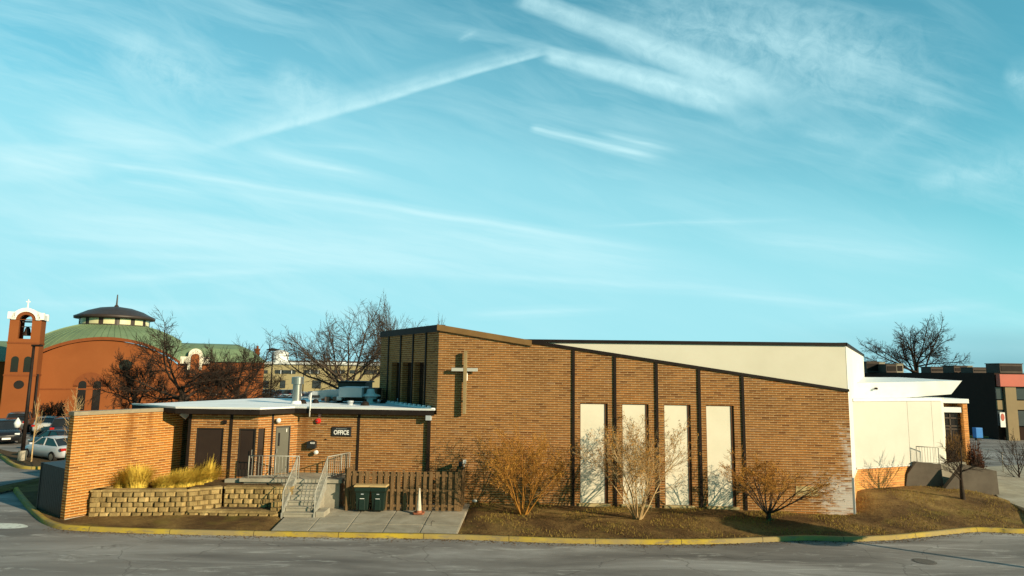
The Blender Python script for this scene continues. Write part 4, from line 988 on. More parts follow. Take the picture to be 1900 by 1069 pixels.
m = MB(); m.lathe([(.34, 0), (.34, .34), (.3, .36)], n=20); m.build('curb', 'duct', e, smooth=True); m = MB(); m.lathe([(.5, .36), (.46, .42), (.28, .5), (.22, .72), (.0, .78)], n=20); m.build('hood', 'roof_white', e, smooth=True)
p = roofpt(697, 741); e = empty('roof_vent', p, 'pale twin stub vent close to the shaded brick wall', 'vent')
m = MB(); m.lathe([(.2, 0), (.2, .55), (.24, .56), (.24, .66), (0, .68)], n=16); m.build('stack', 'roof_white', e, smooth=True)
for px, py, s, lab in ((562, 749, .16, 'small dark roof drain dome nearest the exhaust stack'), (585, 748, .16, 'small dark roof drain dome next to the thin white pipe'), (630, 747, .17, 'dark roof drain dome in front of the grey ducts'), (713, 748, .2, 'brown dome vent nearest the shaded brick wall'), (677, 752.5, .2, 'low rust brown disc at the roof edge below the fan')):
    p = roofpt(px, py); m = MB(); m.lathe([(s * 1.2, 0), (s, .05), (s * .9, .14), (s * .4, .2), (0, .21)], c=p, n=14); m.build('roof_drain', 'trim_dark', loc=p, smooth=True, label=lab, cat='roof drain', group='roof drain domes')
for i, (px, py, hh) in enumerate(((727, 745, .55), (742, 750, .2), (650, 751.5, .12))):
    p = roofpt(px, py); m = MB(); m.lathe([(.13, 0), (.13, hh), (.16, hh + .01), (.16, hh + .08), (0, hh + .1)], c=p, n=14); m.build('roof_pipe', 'duct', loc=p, smooth=True, label=('grey roof pipe standing against the dark recessed windows', 'short grey roof pipe stub near the hall wall', 'very low grey roof pipe stub by the front edge')[i], cat='pipe', group='roof pipe stubs')
# ------------------------------------------------------------------ bare trees and shrubs
def rvec(rn):
    while True:
        v = Vector((rn.uniform(-1, 1), rn.uniform(-1, 1), rn.uniform(-1, 1)))
        if .05 < v.length < 1: return v.normalized()
def grow(rn, p, d, L_, r, lvl, cfg, out, tips):
    """one branch: polyline that wanders; children leave it along its length"""
    k = cfg['segs'][lvl]; pts = [p]; rs = [r]; q = p.copy(); dd = d.copy()
    for i in range(k):
        dd = (dd + rvec(rn) * cfg['wander'][lvl] + Vector((0, 0, 1)) * cfg['up'][lvl]).normalized()
        q = q + dd * (L_ / k); pts.append(q.copy()); rs.append(r * (1 - (i + 1) / k * (1 - cfg['taper'])))
    out[lvl].append((pts, rs))
    if lvl + 1 >= len(cfg['n']) + 1: tips.append((q, dd)); return
    if lvl >= len(cfg['n']): tips.append((q, dd)); return
    m = cfg['n'][lvl]; s0 = cfg['start'][lvl]
    for c in range(m):
        f = s0 + (1 - s0) * ((c + rn.uniform(.1, .9)) / m); x = f * k; i = min(int(x), k - 1); b = pts[i].lerp(pts[i + 1], x - i)
        rr = (rs[i] + (rs[i + 1] - rs[i]) * (x - i)) * cfg['rr'][lvl]
        base = (pts[i + 1] - pts[i]).normalized(); side = base.cross(rvec(rn)).normalized()
        if cfg.get('flat') and lvl == 0: 
            a = 2 * math.pi * (c + rn.random() * .6) / m * cfg['flat']; side = Vector((math.cos(a), math.sin(a), 0))
        ang = R(rn.uniform(*cfg['ang'][lvl])); nd = (base * math.cos(ang) + side * math.sin(ang)).normalized()
        grow(rn, b, nd, L_ * cfg['lr'][lvl] * rn.uniform(.7, 1.15) * (1.15 - .45 * f), max(rr, cfg['rmin']), lvl + 1, cfg, out, tips)
    if lvl > 0 or cfg.get('lead'):
        grow(rn, q, dd, L_ * cfg['lr'][lvl] * .8, max(rs[-1], cfg['rmin']), lvl + 1, cfg, out, tips)
BIG = dict(n=[7, 6, 6, 5], segs=[3, 6, 5, 4, 3], wander=[.06, .17, .22, .25, .3], up=[.05, .04, .05, .06, .05], taper=.45, start=[.55, .3, .2, .15],
           ang=[(25, 62), (28, 60), (28, 62), (25, 60)], lr=[1.25, .52, .55, .55], rr=[.55, .55, .55, .6], rmin=.012, flat=1)
def tree(name, loc, h, r, label, cfg, mt='bark', seed=1, split=2, d=(0, 0, 1), th=.33, group=None, cat='tree', names=('trunk', 'crown'), scale_xy=1.0, tips_fn=None, halfw=None):
    rn = random.Random(seed); out = [[] for _ in range(len(cfg['n']) + 2)]; tips = []
    e = empty(name, loc, label, cat, group=group)
    grow(rn, Vector((0, 0, 0)), Vector(d).normalized(), h * th, r, 0, cfg, out, tips)
    zz_ = sorted(p.z for lv in out for pts, _ in lv for p in pts); top = zz_[-max(1, len(zz_) // 250)]; sc = h / top
    wid = max(max(abs(p.x) for p in pts) for lv in out for pts, _ in lv)
    if halfw: scale_xy = halfw / sorted(abs(p.x) for pts, _ in out[-2] + out[-3] for p in pts)[-max(8, sum(len(a) for a, _ in out[-2]) // 120)] / sc
    for nm, lv in ((names[0], range(0, split)), (names[1], range(split, len(out)))):
        m = MB()
        for l in lv:
            for pts, rs in out[l]:
                m.tube([(p.x * sc * scale_xy, p.y * sc * scale_xy, p.z * sc) for p in pts], rs, 8 if l == 0 else 6 if l == 1 else 4 if l == 2 else 3, cap=False)
        if m.v: m.build(nm, mt if nm == names[0] else (cfg.get('cmat') or mt), e, smooth=True)
    if tips_fn: tips_fn(e, [(Vector((p.x * sc * scale_xy, p.y * sc * scale_xy, p.z * sc)), d_) for p, d_ in tips], rn)
    return e
# big bare tree behind the annex roof
YB = 60
b = PY(648, 724, YB); zt = PY(700, 563, YB).z
cfgB = dict(BIG); cfgB.update(n=[10, 8, 7, 6], ang=[(18, 68), (28, 58), (28, 62), (25, 60)], rmin=.014, lr=[1.35, .5, .55, .55])
tree('bare_tree', (b.x, YB, 0), zt, .38, 'large spreading bare tree behind the grey roof ducts', cfgB, seed=11, th=.30, halfw=7.4)
b = PY(730, 640, 78); tree('bare_tree', (b.x, 78, 0), PY(720, 560, 78).z, .3, 'tall bare tree rising just left of the chapel tall end', cfgB, seed=23, th=.34, halfw=4.6)
b = PY(800, 640, 92); tree('bare_tree', (b.x, 92, 0), PY(800, 590, 92).z, .24, 'bare treetop peeking above the chapel coping', BIG, seed=31, th=.32, scale_xy=.55)
# dark trees before the church
cfgC = dict(BIG); cfgC.update(n=[10, 9, 8, 6], ang=[(35, 85), (30, 65), (28, 62), (25, 60)], up=[.05, .0, .02, .04, .04], rmin=.013, wander=[.06, .22, .28, .3, .3])
b = PY(333, 760, 52); tree('bare_tree', (b.x, 52, 0), PY(330, 598, 52).z, .36, 'dark tangled bare tree in front of the green domed church', cfgC, 'bark_dark', seed=5, th=.32, halfw=6.3)
b = PY(252, 760, 54); tree('bare_tree', (b.x, 54, 0), PY(250, 655, 54).z, .24, 'low dark bare tree with drooping limbs left of the tangled one', cfgC, 'bark_dark', seed=8, th=.34, halfw=3.6)
b = PY(440, 760, 56); tree('bare_tree', (b.x, 56, 0), PY(440, 626, 56).z, .26, 'dark bare tree before the church side wing', cfgC, 'bark_dark', seed=17, th=.33, halfw=4.0)
# right background
b = PY(1704, 700, 112); tree('bare_tree', (b.x, 112, 0), PY(1704, 590, 112).z, .5, 'broad bare tree behind the dark flat roofed building', dict(cfgB, n=[13, 9, 8, 6], ang=[(10, 80), (28, 58), (28, 62), (25, 60)], lr=[1.15, .42, .5, .5], rmin=.02, up=[.05, .01, .02, .04, .03]), 'bark_dark', seed=42, th=.40, halfw=9.8)
# saplings by the lot
SAP = dict(n=[7, 5, 4], segs=[6, 4, 3, 3], wander=[.03, .12, .2, .2], up=[.02, .12, .08, .05], taper=.35, start=[.4, .25, .2], ang=[(25, 50), (25, 50), (25, 50)], lr=[.42, .5, .5], rr=[.5, .5, .6], rmin=.008, lead=1)
p = PZ(58, 857, .1); tree('young_tree', p, PY(66, 735, p.y).z, .05, 'slender young bare tree on the kerbed island by the white car', SAP, 'stem', seed=3, th=.62, split=1, scale_xy=.5)
p = PZ(117, 872, 0); p = PY(119, 870, 36); tree('young_tree', (p.x, 36, 0), PY(122, 722, 36).z, .07, 'pale young bare tree with upswept branches behind the black enclosure', dict(SAP, n=[9, 7, 5], ang=[(25, 60), (25, 50), (25, 50)], start=[.42, .2, .2]), 'stem', seed=6, th=.58, split=1, scale_xy=.95)
b = PY(95, 800, 60); tree('bare_tree', (b.x, 60, 0), PY(95, 745, 60).z, .14, 'small dark bare tree beside the church tower', cfgC, 'bark_dark', seed=77, th=.3, scale_xy=.8)
# multi-stem shrubs on the lawn
SHR = dict(n=[5, 6, 5], segs=[6, 5, 4, 3], wander=[.10, .15, .2, .25], up=[.03, .05, .05, .03], taper=.4, start=[.25, .2, .2], ang=[(15, 42), (20, 48), (22, 50)], lr=[.5, .5, .5], rr=[.6, .6, .6], rmin=.0055)
def shrub(loc, h, w, nst, seed, label, mt, heads, trunk=0, hfrac=.5, spread=(8, 42)):
    rn = random.Random(seed); e = empty('bare_shrub', loc, label, 'shrub', group='bare multi stem shrubs on the lawn'); out = [[] for _ in range(5)]; tips = []
    if trunk: out[0].append(([Vector((0, 0, -.05)), Vector((.02, 0, trunk * .6)), Vector((0, 0, trunk))], [.13, .1, .12]))
    for s in range(nst):
        a = 2 * math.pi * (s + rn.random() * .7) / nst; t = R(rn.uniform(*spread)); d = Vector((math.sin(t) * math.cos(a), math.sin(t) * math.sin(a), math.cos(t)))
        p = Vector((math.cos(a) * .1, math.sin(a) * .1, trunk - .03)); grow(rn, p, d, h * rn.uniform(.55, .8), .034 * rn.uniform(.7, 1.1), 0, SHR, out, tips)
    tp = sorted(p.z for p, _ in tips)[-3]; wx_ = sorted(abs(p.x) for p, _ in tips)[-6]; sz = h / tp; sw = w / wx_
    for nm, lv, mm in (('stems', (0, 1), mt), ('twigs', (2, 3, 4), 'stem' if mt == 'stem' else 'twig')):
        m = MB()
        for l in lv:
            for pts, rs in out[l]: m.tube([(p.x * sw, p.y * sw, p.z * sz) for p in pts], rs, 5 if l == 0 else 4 if l == 1 else 3, cap=False)
        m.build(nm, mm, e, smooth=True)
    m = MB()
    for p, d_ in tips:
        if rn.random() > heads or p.z < tp * .3: continue
        q = Vector((p.x * sw, p.y * sw, p.z * sz))
        for k in range(5):
            c = q + rvec(rn) * .05; n_ = rvec(rn) * .014; t_ = n_.cross(rvec(rn)).normalized() * .024
            m.add([c - n_ - t_ * .3, c + n_ - t_ * .3, c + n_ * .6 + t_, c - n_ * .6 + t_], [(0, 1, 2, 3)])
    m.build('seed_heads', 'seed', e)
    return e
p = PZ(971, 956, .18); shrub(p, 3.85, 2.15, 13, 3, 'orange brown bare shrub on the lawn left of the cream windows', 'twig', .4)
p = PZ(1184, 964, .18); shrub(p, 4.3, 2.65, 15, 5, 'tallest pale stemmed bare shrub in front of the second cream window', 'stem', .5)
p = PZ(1426, 966, .14); shrub(p, 2.85, 2.4, 14, 9, 'compact bare shrub on a short thick trunk right of the last cream window', 'bark', .2, trunk=.42, spread=(12, 55))
p = PZ(1787, 931, .5); tree('young_tree', (p.x, p.y, lawn_z(p.x, p.y) - .03), 2.9, .11, 'small dark bare tree on the grassy mound at right', dict(SAP, n=[10, 7, 6], ang=[(35, 65), (25, 50), (25, 50)], start=[.6, .2, .2], lr=[1.0, .5, .5], rr=[.45, .5, .6]), 'bark_dark', seed=14, th=.42, split=1, halfw=1.15)
# round tree added outside the frame to throw the shadow on lawn and road
hc = 4.3; ctr = PZ(1440, 981, .1); sh = Vector((SUN.x, SUN.y, 0)) / SUN.z * hc; tc = Vector((ctr.x, ctr.y, 0)) + sh
e = empty('shadow_evergreen', tc, 'small round topped evergreen on a straight trunk added unseen at the lot edge to cast a shadow', 'tree')
m = MB(); m.tube([(0, 0, -.1), (.02, 0, 1.5), (0, 0, hc - .5)], [.13, .11, .08], 8); m.build('trunk', 'bark_dark', e)
rn = random.Random(2); m = MB()
for i in range(6000):
    v = rvec(rn) * (rn.random() ** .4) * Vector((1, 1, 1)).length / 1.732; c = Vector((v.x * 1.55, v.y * 1.55, v.z * .78 + hc)); a = rvec(rn) * .11; b_ = a.cross(rvec(rn)).normalized() * .07
    m.add([c - a, c + b_, c + a, c - b_], [(0, 1, 2, 3)])
m.build('crown', 'evergreen', e)
# brown shrubs near the entrance
def twig_ball(loc, rx, rz, nb, mt, label, seed, name='dry_shrub'):
    rn = random.Random(seed); m = MB(); loc = Vector(loc)
    for i in range(nb):
        v = rvec(rn); v.z = abs(v.z); q = loc + Vector((v.x * rx * .3, v.y * rx * .3, .0)); t = loc + Vector((v.x * rx, v.y * rx, v.z * rz * rn.uniform(.7, 1.1) + .15)); md = q.lerp(t, .5) + rvec(rn) * .12
        m.tube([q, md, t], [.02, .013, .006], 3, cap=False)
        for k in range(4):
            c = md.lerp(t, rn.uniform(.1, 1)) + rvec(rn) * .09; a = rvec(rn) * .05; b_ = a.cross(rvec(rn)).normalized() * .035; m.add([c - a, c + b_, c + a, c - b_], [(0, 1, 2, 3)])
    return m.build(name, mt, loc=loc, label=label, cat='shrub', group='dry shrubs by the entrance')
M['dry_leaf'] = mat('dry_brown_leaves', (.17, .095, .035), (.09, .05, .02), 5, .9); M['red_leaf'] = mat('dry_red_leaves', (.11, .045, .028), (.06, .028, .018), 5, .9)
p = PY(1768, 850, 36.3); twig_ball((p.x, 36.3, .2), .8, 2.7, 520, 'dry_leaf', 'rusty brown bush in front of the dark glazed entry', 4)
p = PY(1800, 858, 37.0); twig_ball((p.x, 36.6, .3), .5, 2.2, 300, 'red_leaf', 'narrow dark red bush at the foot of the orange pier', 6)
p = PY(1890, 870, 37.0); shrub_ = tree('bare_bush', (p.x, 37, .2), 2.9, .05, 'low bare bush beside the far right walkway', dict(SAP, n=[10, 6, 5], start=[.05, .2, .2], ang=[(30, 60), (25, 50), (25, 50)], lr=[.9, .5, .5], rr=[.6, .5, .6]), 'bark_dark', seed=19, th=.4, split=1, cat='shrub')

# dry turf blades
rn = random.Random(12); m = MB()
for i in range(24000):
    x = rn.uniform(-1.7, 24); yk = kerb_y(x) + .2; wy = fx.a.y + (x - fx.a.x) * -.055 - .05 if x < 14.6 else 33
    y = yk + (wy - yk) * (1 - rn.random() ** (1.7 if x < 14 else 1)); z = lawn_z(x, y)
    if math.sin(x * 1.9 + 2 * math.sin(y)) + .7 * math.sin(x * .8 - y * 2.3) + rn.uniform(-.5, .5) < .15: continue
    h = rn.uniform(.03, .11); a = rn.uniform(0, 6.28); t = Vector((math.cos(a), math.sin(a), 0)) * .009; l = Vector((rn.uniform(-.05, .05), rn.uniform(-.05, .05), h)); c = Vector((x, y, z - .005))
    m.add([c - t, c + t, c + l], [(0, 1, 2)])
m.build('dry_grass', 'straw2', kind='stuff', label='thin dry yellow turf on the lawn', cat='grass')

# ------------------------------------------------------------------ left side: black enclosure, islands, cars
q0, q1 = PZ(69, 945, .1), PZ(119, 965, .1)
e = empty('black_enclosure', (q0.x, q0.y, .1), 'black slatted metal enclosure standing behind the end of the screen wall', 'fence')
q0 = Vector((q0.x, q0.y)); q1 = Vector((wa.x - .06, wa.y + .12)); qb = frame_of(q0, q1); q2 = q0 + Vector((1.4, 3.4))
m = MB(); k = 16
for i in range(k): bx(m, qb, qb.L * i / k + .008, qb.L * (i + 1) / k - .008, 0, .03, .12, 1.93)
bx(m, qb, 0, qb.L, .032, .08, .2, .3); bx(m, qb, 0, qb.L, .032, .08, 1.7, 1.8); m.build('slat_panel', 'black', e, world=True)
m = MB(); m.wall((q2.x, q2.y), (q0.x, q0.y), .12, 1.93, .05); m.build('side_panel', 'black', e, world=True)
m = MB(); m.prism([(q0.x, q0.y), (q1.x, q1.y), (q1.x + .9, q1.y + 2.2), (q2.x, q2.y)], 1.933, 1.96); m.build('lid', 'black', e, world=True)
m = MB(); bx(m, qb, -.06, .03, -.02, .09, .05, 1.97); m.build('post', 'black', e, world=True)
m = MB(); u_, z_ = qb.inv(116, 880); bx(m, qb, qb.L - .35, qb.L - .3, -.05, -.002, 1.05, 1.3); m.build('latch', 'steel', e, world=True)

def island(pxs, back, label, name='island'):
    fr = catmull([PZ(x, y, 0) for x, y in pxs], 5); kerb_mesh(fr, 'kerb', label)
    m = MB(); ps = [(p.x, p.y, .11) for p in fr] + [tuple(PZ(x, y, .11)) for x, y in back]; m.poly(ps); m.build('planting_bed', 'mulch', kind='structure')
island([(-60, 822), (-20, 838), (4, 852), (20, 864), (40, 870), (74, 871), (120, 868)], [(125, 848), (70, 842), (20, 838)], 'yellow painted kerb round the small island by the white car')
m = MB(); m.poly([tuple(PZ(x, y, .004)) for x, y in ((-60, 833), (0, 838), (70, 842), (125, 846), (125, 800), (-60, 800))]); 
mk = MB(); c = PZ(5, 976, .004); n = 24
mk.poly([(c.x + .95 * math.cos(2 * math.pi * j / n) * (1 - .2 * math.sin(4 * math.pi * j / n)), c.y + .42 * math.sin(2 * math.pi * j / n), .004) for j in range(n)]); mk.build('road_marking', 'mark', kind='structure')

def car_parts(e, paint, suv=False, wagon=False):
    L2, W2 = (2.35, .93) if suv else (2.3, .89); hood = 1.08 if suv else .93; belt = 1.12 if suv else .96; roofz = 1.74 if suv else 1.45; trunk = belt + .02 if not suv else 1.12
    stt = [(-L2, .5, trunk - .22, .74), (-L2 + .08, .32, trunk - .06, .84), (-L2 + .6, .24, trunk, .97), (-1.0, .22, belt, 1), (.7, .22, belt, 1), (1.25, .22, hood + .02, .99), (1.8, .24, hood - .07, .96), (L2 - .12, .3, hood - .22, .86), (L2, .46, hood - .36, .74)]
    m = MB(); o = []; n = 12
    for x, zb, zt, w in stt:
        w *= W2; h = zt - zb
        half = [(w * .84, zb), (w * .97, zb + h * .18), (w, zb + h * .5), (w * .97, zb + h * .78), (w * .86, zt - h * .03), (w * .5, zt + .015)]
        o += [(x, y, z) for y, z in half] + [(x, -y, z) for y, z in reversed(half)]
    fs = [(i * n + j, i * n + (j + 1) % n, (i + 1) * n + (j + 1) % n, (i + 1) * n + j) for i in range(len(stt) - 1) for j in range(n)] + [tuple(range(n - 1, -1, -1)), tuple((len(stt) - 1) * n + j for j in range(n))]
    m.add(o, fs); m.build('body', paint, e, smooth=True)
    xb0, xb1 = (-L2 + .12, 1.2) if suv else (-1.75, 1.2); xt0, xt1 = (-L2 + .45, .35) if suv else (-.95, .35); wb, wt = W2 * .9, W2 * .7
    B = [(xb0, wb * .9, belt - .02), (xb1, wb * .86, belt - .04), (xb1, -wb * .86, belt - .04), (xb0, -wb * .9, belt - .02)]; T = [(xt0, wt * .95, roofz - .05), (xt1, wt * .93, roofz - .05), (xt1, -wt * .93, roofz - .05), (xt0, -wt * .95, roofz - .05)]
    m = MB(); m.add(B + T, [(0, 1, 5, 4), (1, 2, 6, 5), (2, 3, 7, 6), (3, 0, 4, 7), (4, 5, 6, 7)]); m.build('windows', 'car_glass', e, bevel=.03)
    m = MB(); o = []
    for x, zz, w in ((xt0 - .1, roofz - .09, wt * .9), (xt0 + .12, roofz - .02, wt * .98), ((xt0 + xt1) / 2, roofz + .01, wt * 1.0), (xt1 - .1, roofz - .02, wt * .98), (xt1 + .1, roofz - .09, wt * .9)):
        o += [(x, w, zz - .05), (x, w * .9, zz), (x, 0, zz + .025), (x, -w * .9, zz), (x, -w, zz - .05)]
    m.add(o, [(i * 5 + j, i * 5 + j + 1, i * 5 + 6 + j, i * 5 + 5 + j) for i in range(4) for j in range(4)]); m.build('roof', paint, e, smooth=True)
    for s in (1, -1):
        for a, b in (((xb0, s * wb * .9, belt - .02), (xt0, s * wt * .96, roofz - .05)), ((xb1, s * wb * .87, belt - .04), (xt1, s * wt * .95, roofz - .05)), ((-.15, s * wb * .9, belt - .02), (-.2, s * wt * .97, roofz - .05))):
            m = MB(); m.tube([a, b], .035, 5); m.build('pillar', paint, e)
    for x in (-1.42, 1.42):
        for s in (-1, 1):
            m = MB(); m.tube([(x, s * (W2 - .2), .33), (x, s * (W2 + .012), .33)], .335, 18); w_ = m.build('wheel', 'rubber', e); m = MB(); m.tube([(x, s * (W2 - .02), .33), (x, s * (W2 + .02), .33)], .2, 12); m.build('rim', 'steel', w_)
    for s in (-1, 1):
        m = MB(); m.box(L2 - .28, L2 - .04, s * .62 - .16, s * .62 + .16, hood - .36, hood - .22); m.build('headlight', 'lamp_clear', e, bevel=.03)
        m = MB(); m.box(-L2 - .01, -L2 + .22, s * .66 - .15, s * .66 + .15, trunk - .27, trunk - .1); m.build('tail_light', 'lamp_red', e, bevel=.03)
        m = MB(); m.box(.78, .95, s * (W2 + .1) - .09, s * (W2 + .1) + .09, belt - .0, belt + .13); m.build('mirror', paint, e, bevel=.03)
    m = MB(); m.box(L2 - .06, L2 + .02, -.26, .26, .42, .55); m.build('number_plate', 'white', e)
    m = MB(); m.box(L2 - .1, L2 + .01, -.45, .45, .57, .68); m.build('grille', 'black', e, bevel=.01)
def paint(n, c): return mat(n, c, tuple(x * .93 for x in c), 1, .22)
PT = dict(white=paint('white_car_paint', (.45, .48, .52)), black=paint('black_car_paint', (.012, .012, .014)), grey=paint('grey_car_paint', (.07, .072, .075)), silver=paint('silver_car_paint', (.4, .42, .42)), blue=paint('navy_car_paint', (.02, .028, .045)), red=paint('maroon_car_paint', (.1, .015, .015)))
def car(px, py, z, ang, colour, label, suv=False, Y=None, group='cars parked in the left lot'):
    p = PZ(px, py, z) if Y is None else Vector((PY(px, py, Y).x, Y, 0)); p.z = 0
    e = empty('parked_suv' if suv else 'parked_car', p, label, 'car', R(ang), group); car_parts(e, PT[colour], suv); return e
car(99, 852, 0, 152, 'white', 'white sedan parked behind the thin island tree')
car(104, 836, 0, 152, 'black', 'black sedan parked just behind the white sedan')
car(10, 821, 0, -52, 'black', 'black pickup sized suv facing out at the left edge', suv=True)
car(86, 803, 0, 118, 'silver', 'silver car with red tail lights in the farther row', suv=False)
car(36, 800, 0, 118, 'grey', 'dark grey suv in the farther row beside the silver car', suv=True)
car(120, 812, 0, 118, 'blue', 'navy suv half hidden behind the screen wall end', suv=True)
# far lot: one model, copied with all its parts
src = None; rn = random.Random(9); protos = {}
spots = []
for row, (Y, x0, x1, st_) in enumerate(((98, 502, 690, 21), (112, 496, 700, 19), (128, 494, 640, 17))):
    x = x0
    while x < x1: spots.append((x + rn.uniform(-2, 2), Y + rn.uniform(-1, 1), row)); x += st_
cols_ = ['black', 'grey', 'black', 'silver', 'blue', 'grey', 'white', 'black', 'red']
rown = ['nearest', 'middle', 'farthest']; cn = {}
for i, (px, Y, row) in enumerate(spots):
    c = cols_[rn.randrange(len(cols_))]; sv = rn.random() < .4; key = (c, sv); lab = f"{c if c != 'blue' else 'navy'} {'suv' if sv else 'sedan'} in the {rown[row]} row of the far car park"
    p = Vector((PY(px, 740, Y).x, Y, 0)); ang = R(rn.choice((75, 255)) + rn.uniform(-4, 4))
    if key not in protos: o = protos[key] = empty('parked_suv' if sv else 'parked_car', p, lab, 'car', ang, 'cars in the far car park'); car_parts(o, PT[c], sv)
    else: o = copy_tree(protos[key]); o.location = p; o.rotation_euler = (0, 0, ang); o['label'] = lab
    cn.setdefault(lab, []).append((p.x, o))
for lab, l in cn.items():
    l.sort(key=lambda t: t[0]); ords = ['first', 'second', 'third', 'fourth', 'fifth', 'sixth', 'seventh', 'eighth']
    if len(l) > 1:
        for k, (_, o) in enumerate(l): o['label'] = f"{ords[k]} {lab} from the left"
# lamp posts
def lamp_post(px, ptop, pbase, Y, label, r=.09, head='disc', group='lamp posts'):
    b = PY(px, pbase, Y); z1 = PY(px, ptop, Y).z; e = empty('lamp_post', (b.x, Y, 0), label, 'street lamp', group=group)
    m = MB(); m.tube([(0, 0, 0), (0, 0, z1)], [r * 1.2, r * .8], 10); m.build('pole', 'trim_dark', e, smooth=True)
    m = MB(); m.tube([(0, 0, 0), (0, 0, .7)], r * 2.2, 12); m.build('base', 'concrete', e)
    m = MB()
    if head == 'disc': m.lathe([(.12, z1 - .1), (.9, z1 + .05), (.86, z1 + .14), (.1, z1 + .3), (0, z1 + .3)], n=20); m.build('lamp_head', 'trim_dark', e, smooth=True)
    elif head == 'arm': m.box(-.1, 1.2, -.15, .15, z1 - .08, z1 + .08); m.build('lamp_head', 'trim_dark', e, bevel=.03)
    elif head == 'lantern':
        m.tube([(0, 0, 2.75), (-.5, 0, 2.75)], .03, 6); m.build('arm', 'trim_dark', e)
        m = MB(); m.lathe([(.0, 2.05), (.14, 2.1), (.2, 2.35), (.1, 2.55), (0, 2.7)], c=(-.5, 0, 0), n=14); m.build('lamp_head', 'lamp_clear', e, smooth=True)
        m = MB(); m.box(-.1, .5, -.12, .12, z1 - .06, z1 + .06); m.build('lamp_head', 'trim_dark', e, bevel=.02)
    return e
lamp_post(501, 650, 745, 92, 'tall dark lamp post with disc head between church wing and far cream block')
lamp_post(561, 664, 740, 105, 'thin dark lamp post behind the exhaust stack', r=.08, head='arm')
p = PZ(40, 856, .05); lamp_post(40, 641, 856, p.y, 'tall dark lamp post with hanging lantern on the island before the church tower', r=.1, head='lantern')

# ------------------------------------------------------------------ church with green dome
th = R(27); ch = empty('domed_church', (-47.2, 77, 0), 'red brick church with green copper sail dome, brown lantern drum and bell tower', 'church', th)
A_ = 7.0; RS = 13.08; ZC = -2.08
def sail(x, y): return math.sqrt(max(0, RS * RS - x * x - y * y)) + ZC
idl = lambda u, y, z: Vector((u, y, z))
m = MB(); n = 32; hs = [-A_ + 2 * A_ * i / n for i in range(n + 1)]
def arch_wall(mb, mp):
    for i in range(n):
        mb.quad(mp(hs[i], 0), mp(hs[i + 1], 0), mp(hs[i + 1], sail(hs[i + 1], A_) - .3), mp(hs[i], sail(hs[i], A_) - .3))
for mp in (lambda u, z: (u, -A_, z), lambda u, z: (A_, u, z), lambda u, z: (-u, A_, z), lambda u, z: (-A_, -u, z)): arch_wall(m, mp)
m.build('wall', 'church', ch)
m = MB()
for i in range(n):
    for j in range(n):
        if math.hypot((hs[i] + hs[i + 1]) / 2, (hs[j] + hs[j + 1]) / 2) < 3.3: continue
        sc = 1.03; q = [(hs[i], hs[j]), (hs[i + 1], hs[j]), (hs[i + 1], hs[j + 1]), (hs[i], hs[j + 1])]
        m.add([(x * sc, y * sc, sail(x, y) + .05) for x, y in q], [(0, 1, 2, 3)])
m.build('dome_roof', 'copper', ch, smooth=True)
m = MB()
for k in range(72):        # standing seams
    a = 2 * math.pi * k / 72; rmax = min(A_ / max(abs(math.cos(a)), 1e-6), A_ / max(abs(math.sin(a)), 1e-6)) * 1.03; pts = []
    for s in range(7):
        r = 3.5 + (rmax - 3.5) * s / 6; x, y = r * math.cos(a), r * math.sin(a); pts.append((x, y, sail(x / 1.03, y / 1.03) + .06))
    m.tube(pts, .045, 3, cap=False)
m.build('seams', 'copper', ch)
m = MB()
for i in range(n):
    for s0, s1, mp in ((1, 1, 0), (1, 1, 1)):
        f = (lambda u, d, z: (u, -A_ - d, z)) if mp == 0 else (lambda u, d, z: (A_ + d, u, z))
        za, zb_2 = sail(hs[i], A_), sail(hs[i + 1], A_)
        m.quad(f(hs[i] * 1.03, .22, za - .28), f(hs[i + 1] * 1.03, .22, zb_2 - .28), f(hs[i + 1] * 1.03, .22, zb_2 + .06), f(hs[i] * 1.03, .22, za + .06))
        m.quad(f(hs[i + 1] * 1.03, .0, zb_2 - .28), f(hs[i + 1] * 1.03, .22, zb_2 - .28), f(hs[i] * 1.03, .22, za - .28), f(hs[i] * 1.03, .0, za - .28))
m.build('arch_cornice', 'church_trim', ch)
zd = sail(3.6, 0) - .12
m = MB(); m.lathe([(3.72, zd), (3.72, zd + .22), (3.58, zd + .24), (3.58, zd + 1.05)], n=48); dr = m.build('lantern_drum', 'brown_roof', ch)
for k in range(14):
    a = 2 * math.pi * (k + .3) / 14; m = MB(); m.lathe([(3.62, zd + .3), (3.62, zd + .95)], n=6, a0=a - .155, a1=a + .155); m.build('lantern_window', 'lantern', dr)
m = MB(); m.lathe([(3.6, zd + 1.0), (4.16, zd + 1.0), (4.2, zd + 1.28), (3.9, zd + 1.4), (2.9, zd + 1.95), (1.7, zd + 2.35), (.5, zd + 2.52), (0, zd + 2.53)], n=48); m.build('lantern_roof', 'brown_roof', ch, smooth=True)
m = MB(); m.tube([(0, 0, zd + 2.45), (0, 0, zd + 2.8), (0, 0, zd + 4.0)], [.35, .1, .06], 8); m.build('spire', 'brown_roof', ch)
def arch_poly(u0, u1, z0, z1, k=8):
    r = (u1 - u0) / 2; c = (u0 + u1) / 2; zs = z1 - r
    return [(u0, z0), (u1, z0)] + [(c + r * math.cos(math.pi * j / k), zs + r * math.sin(math.pi * j / k)) for j in range(k + 1)]
wall_y = -A_
for u in (-1.9, -.55):
    m = MB(); m.slab(arch_poly(u - .36, u + .36, 1.2, 4.3), lambda a, y, z: Vector((a, wall_y + y, z)), -.04, .03); m.build('arched_window', 'glass_dark', ch)
m = MB(); m.slab(arch_poly(-2.75, .3, 3.8, 5.2, 14), lambda a, y, z: Vector((a, wall_y + y, z)), -.025, .02); m.build('blind_arch', 'church_trim', ch)
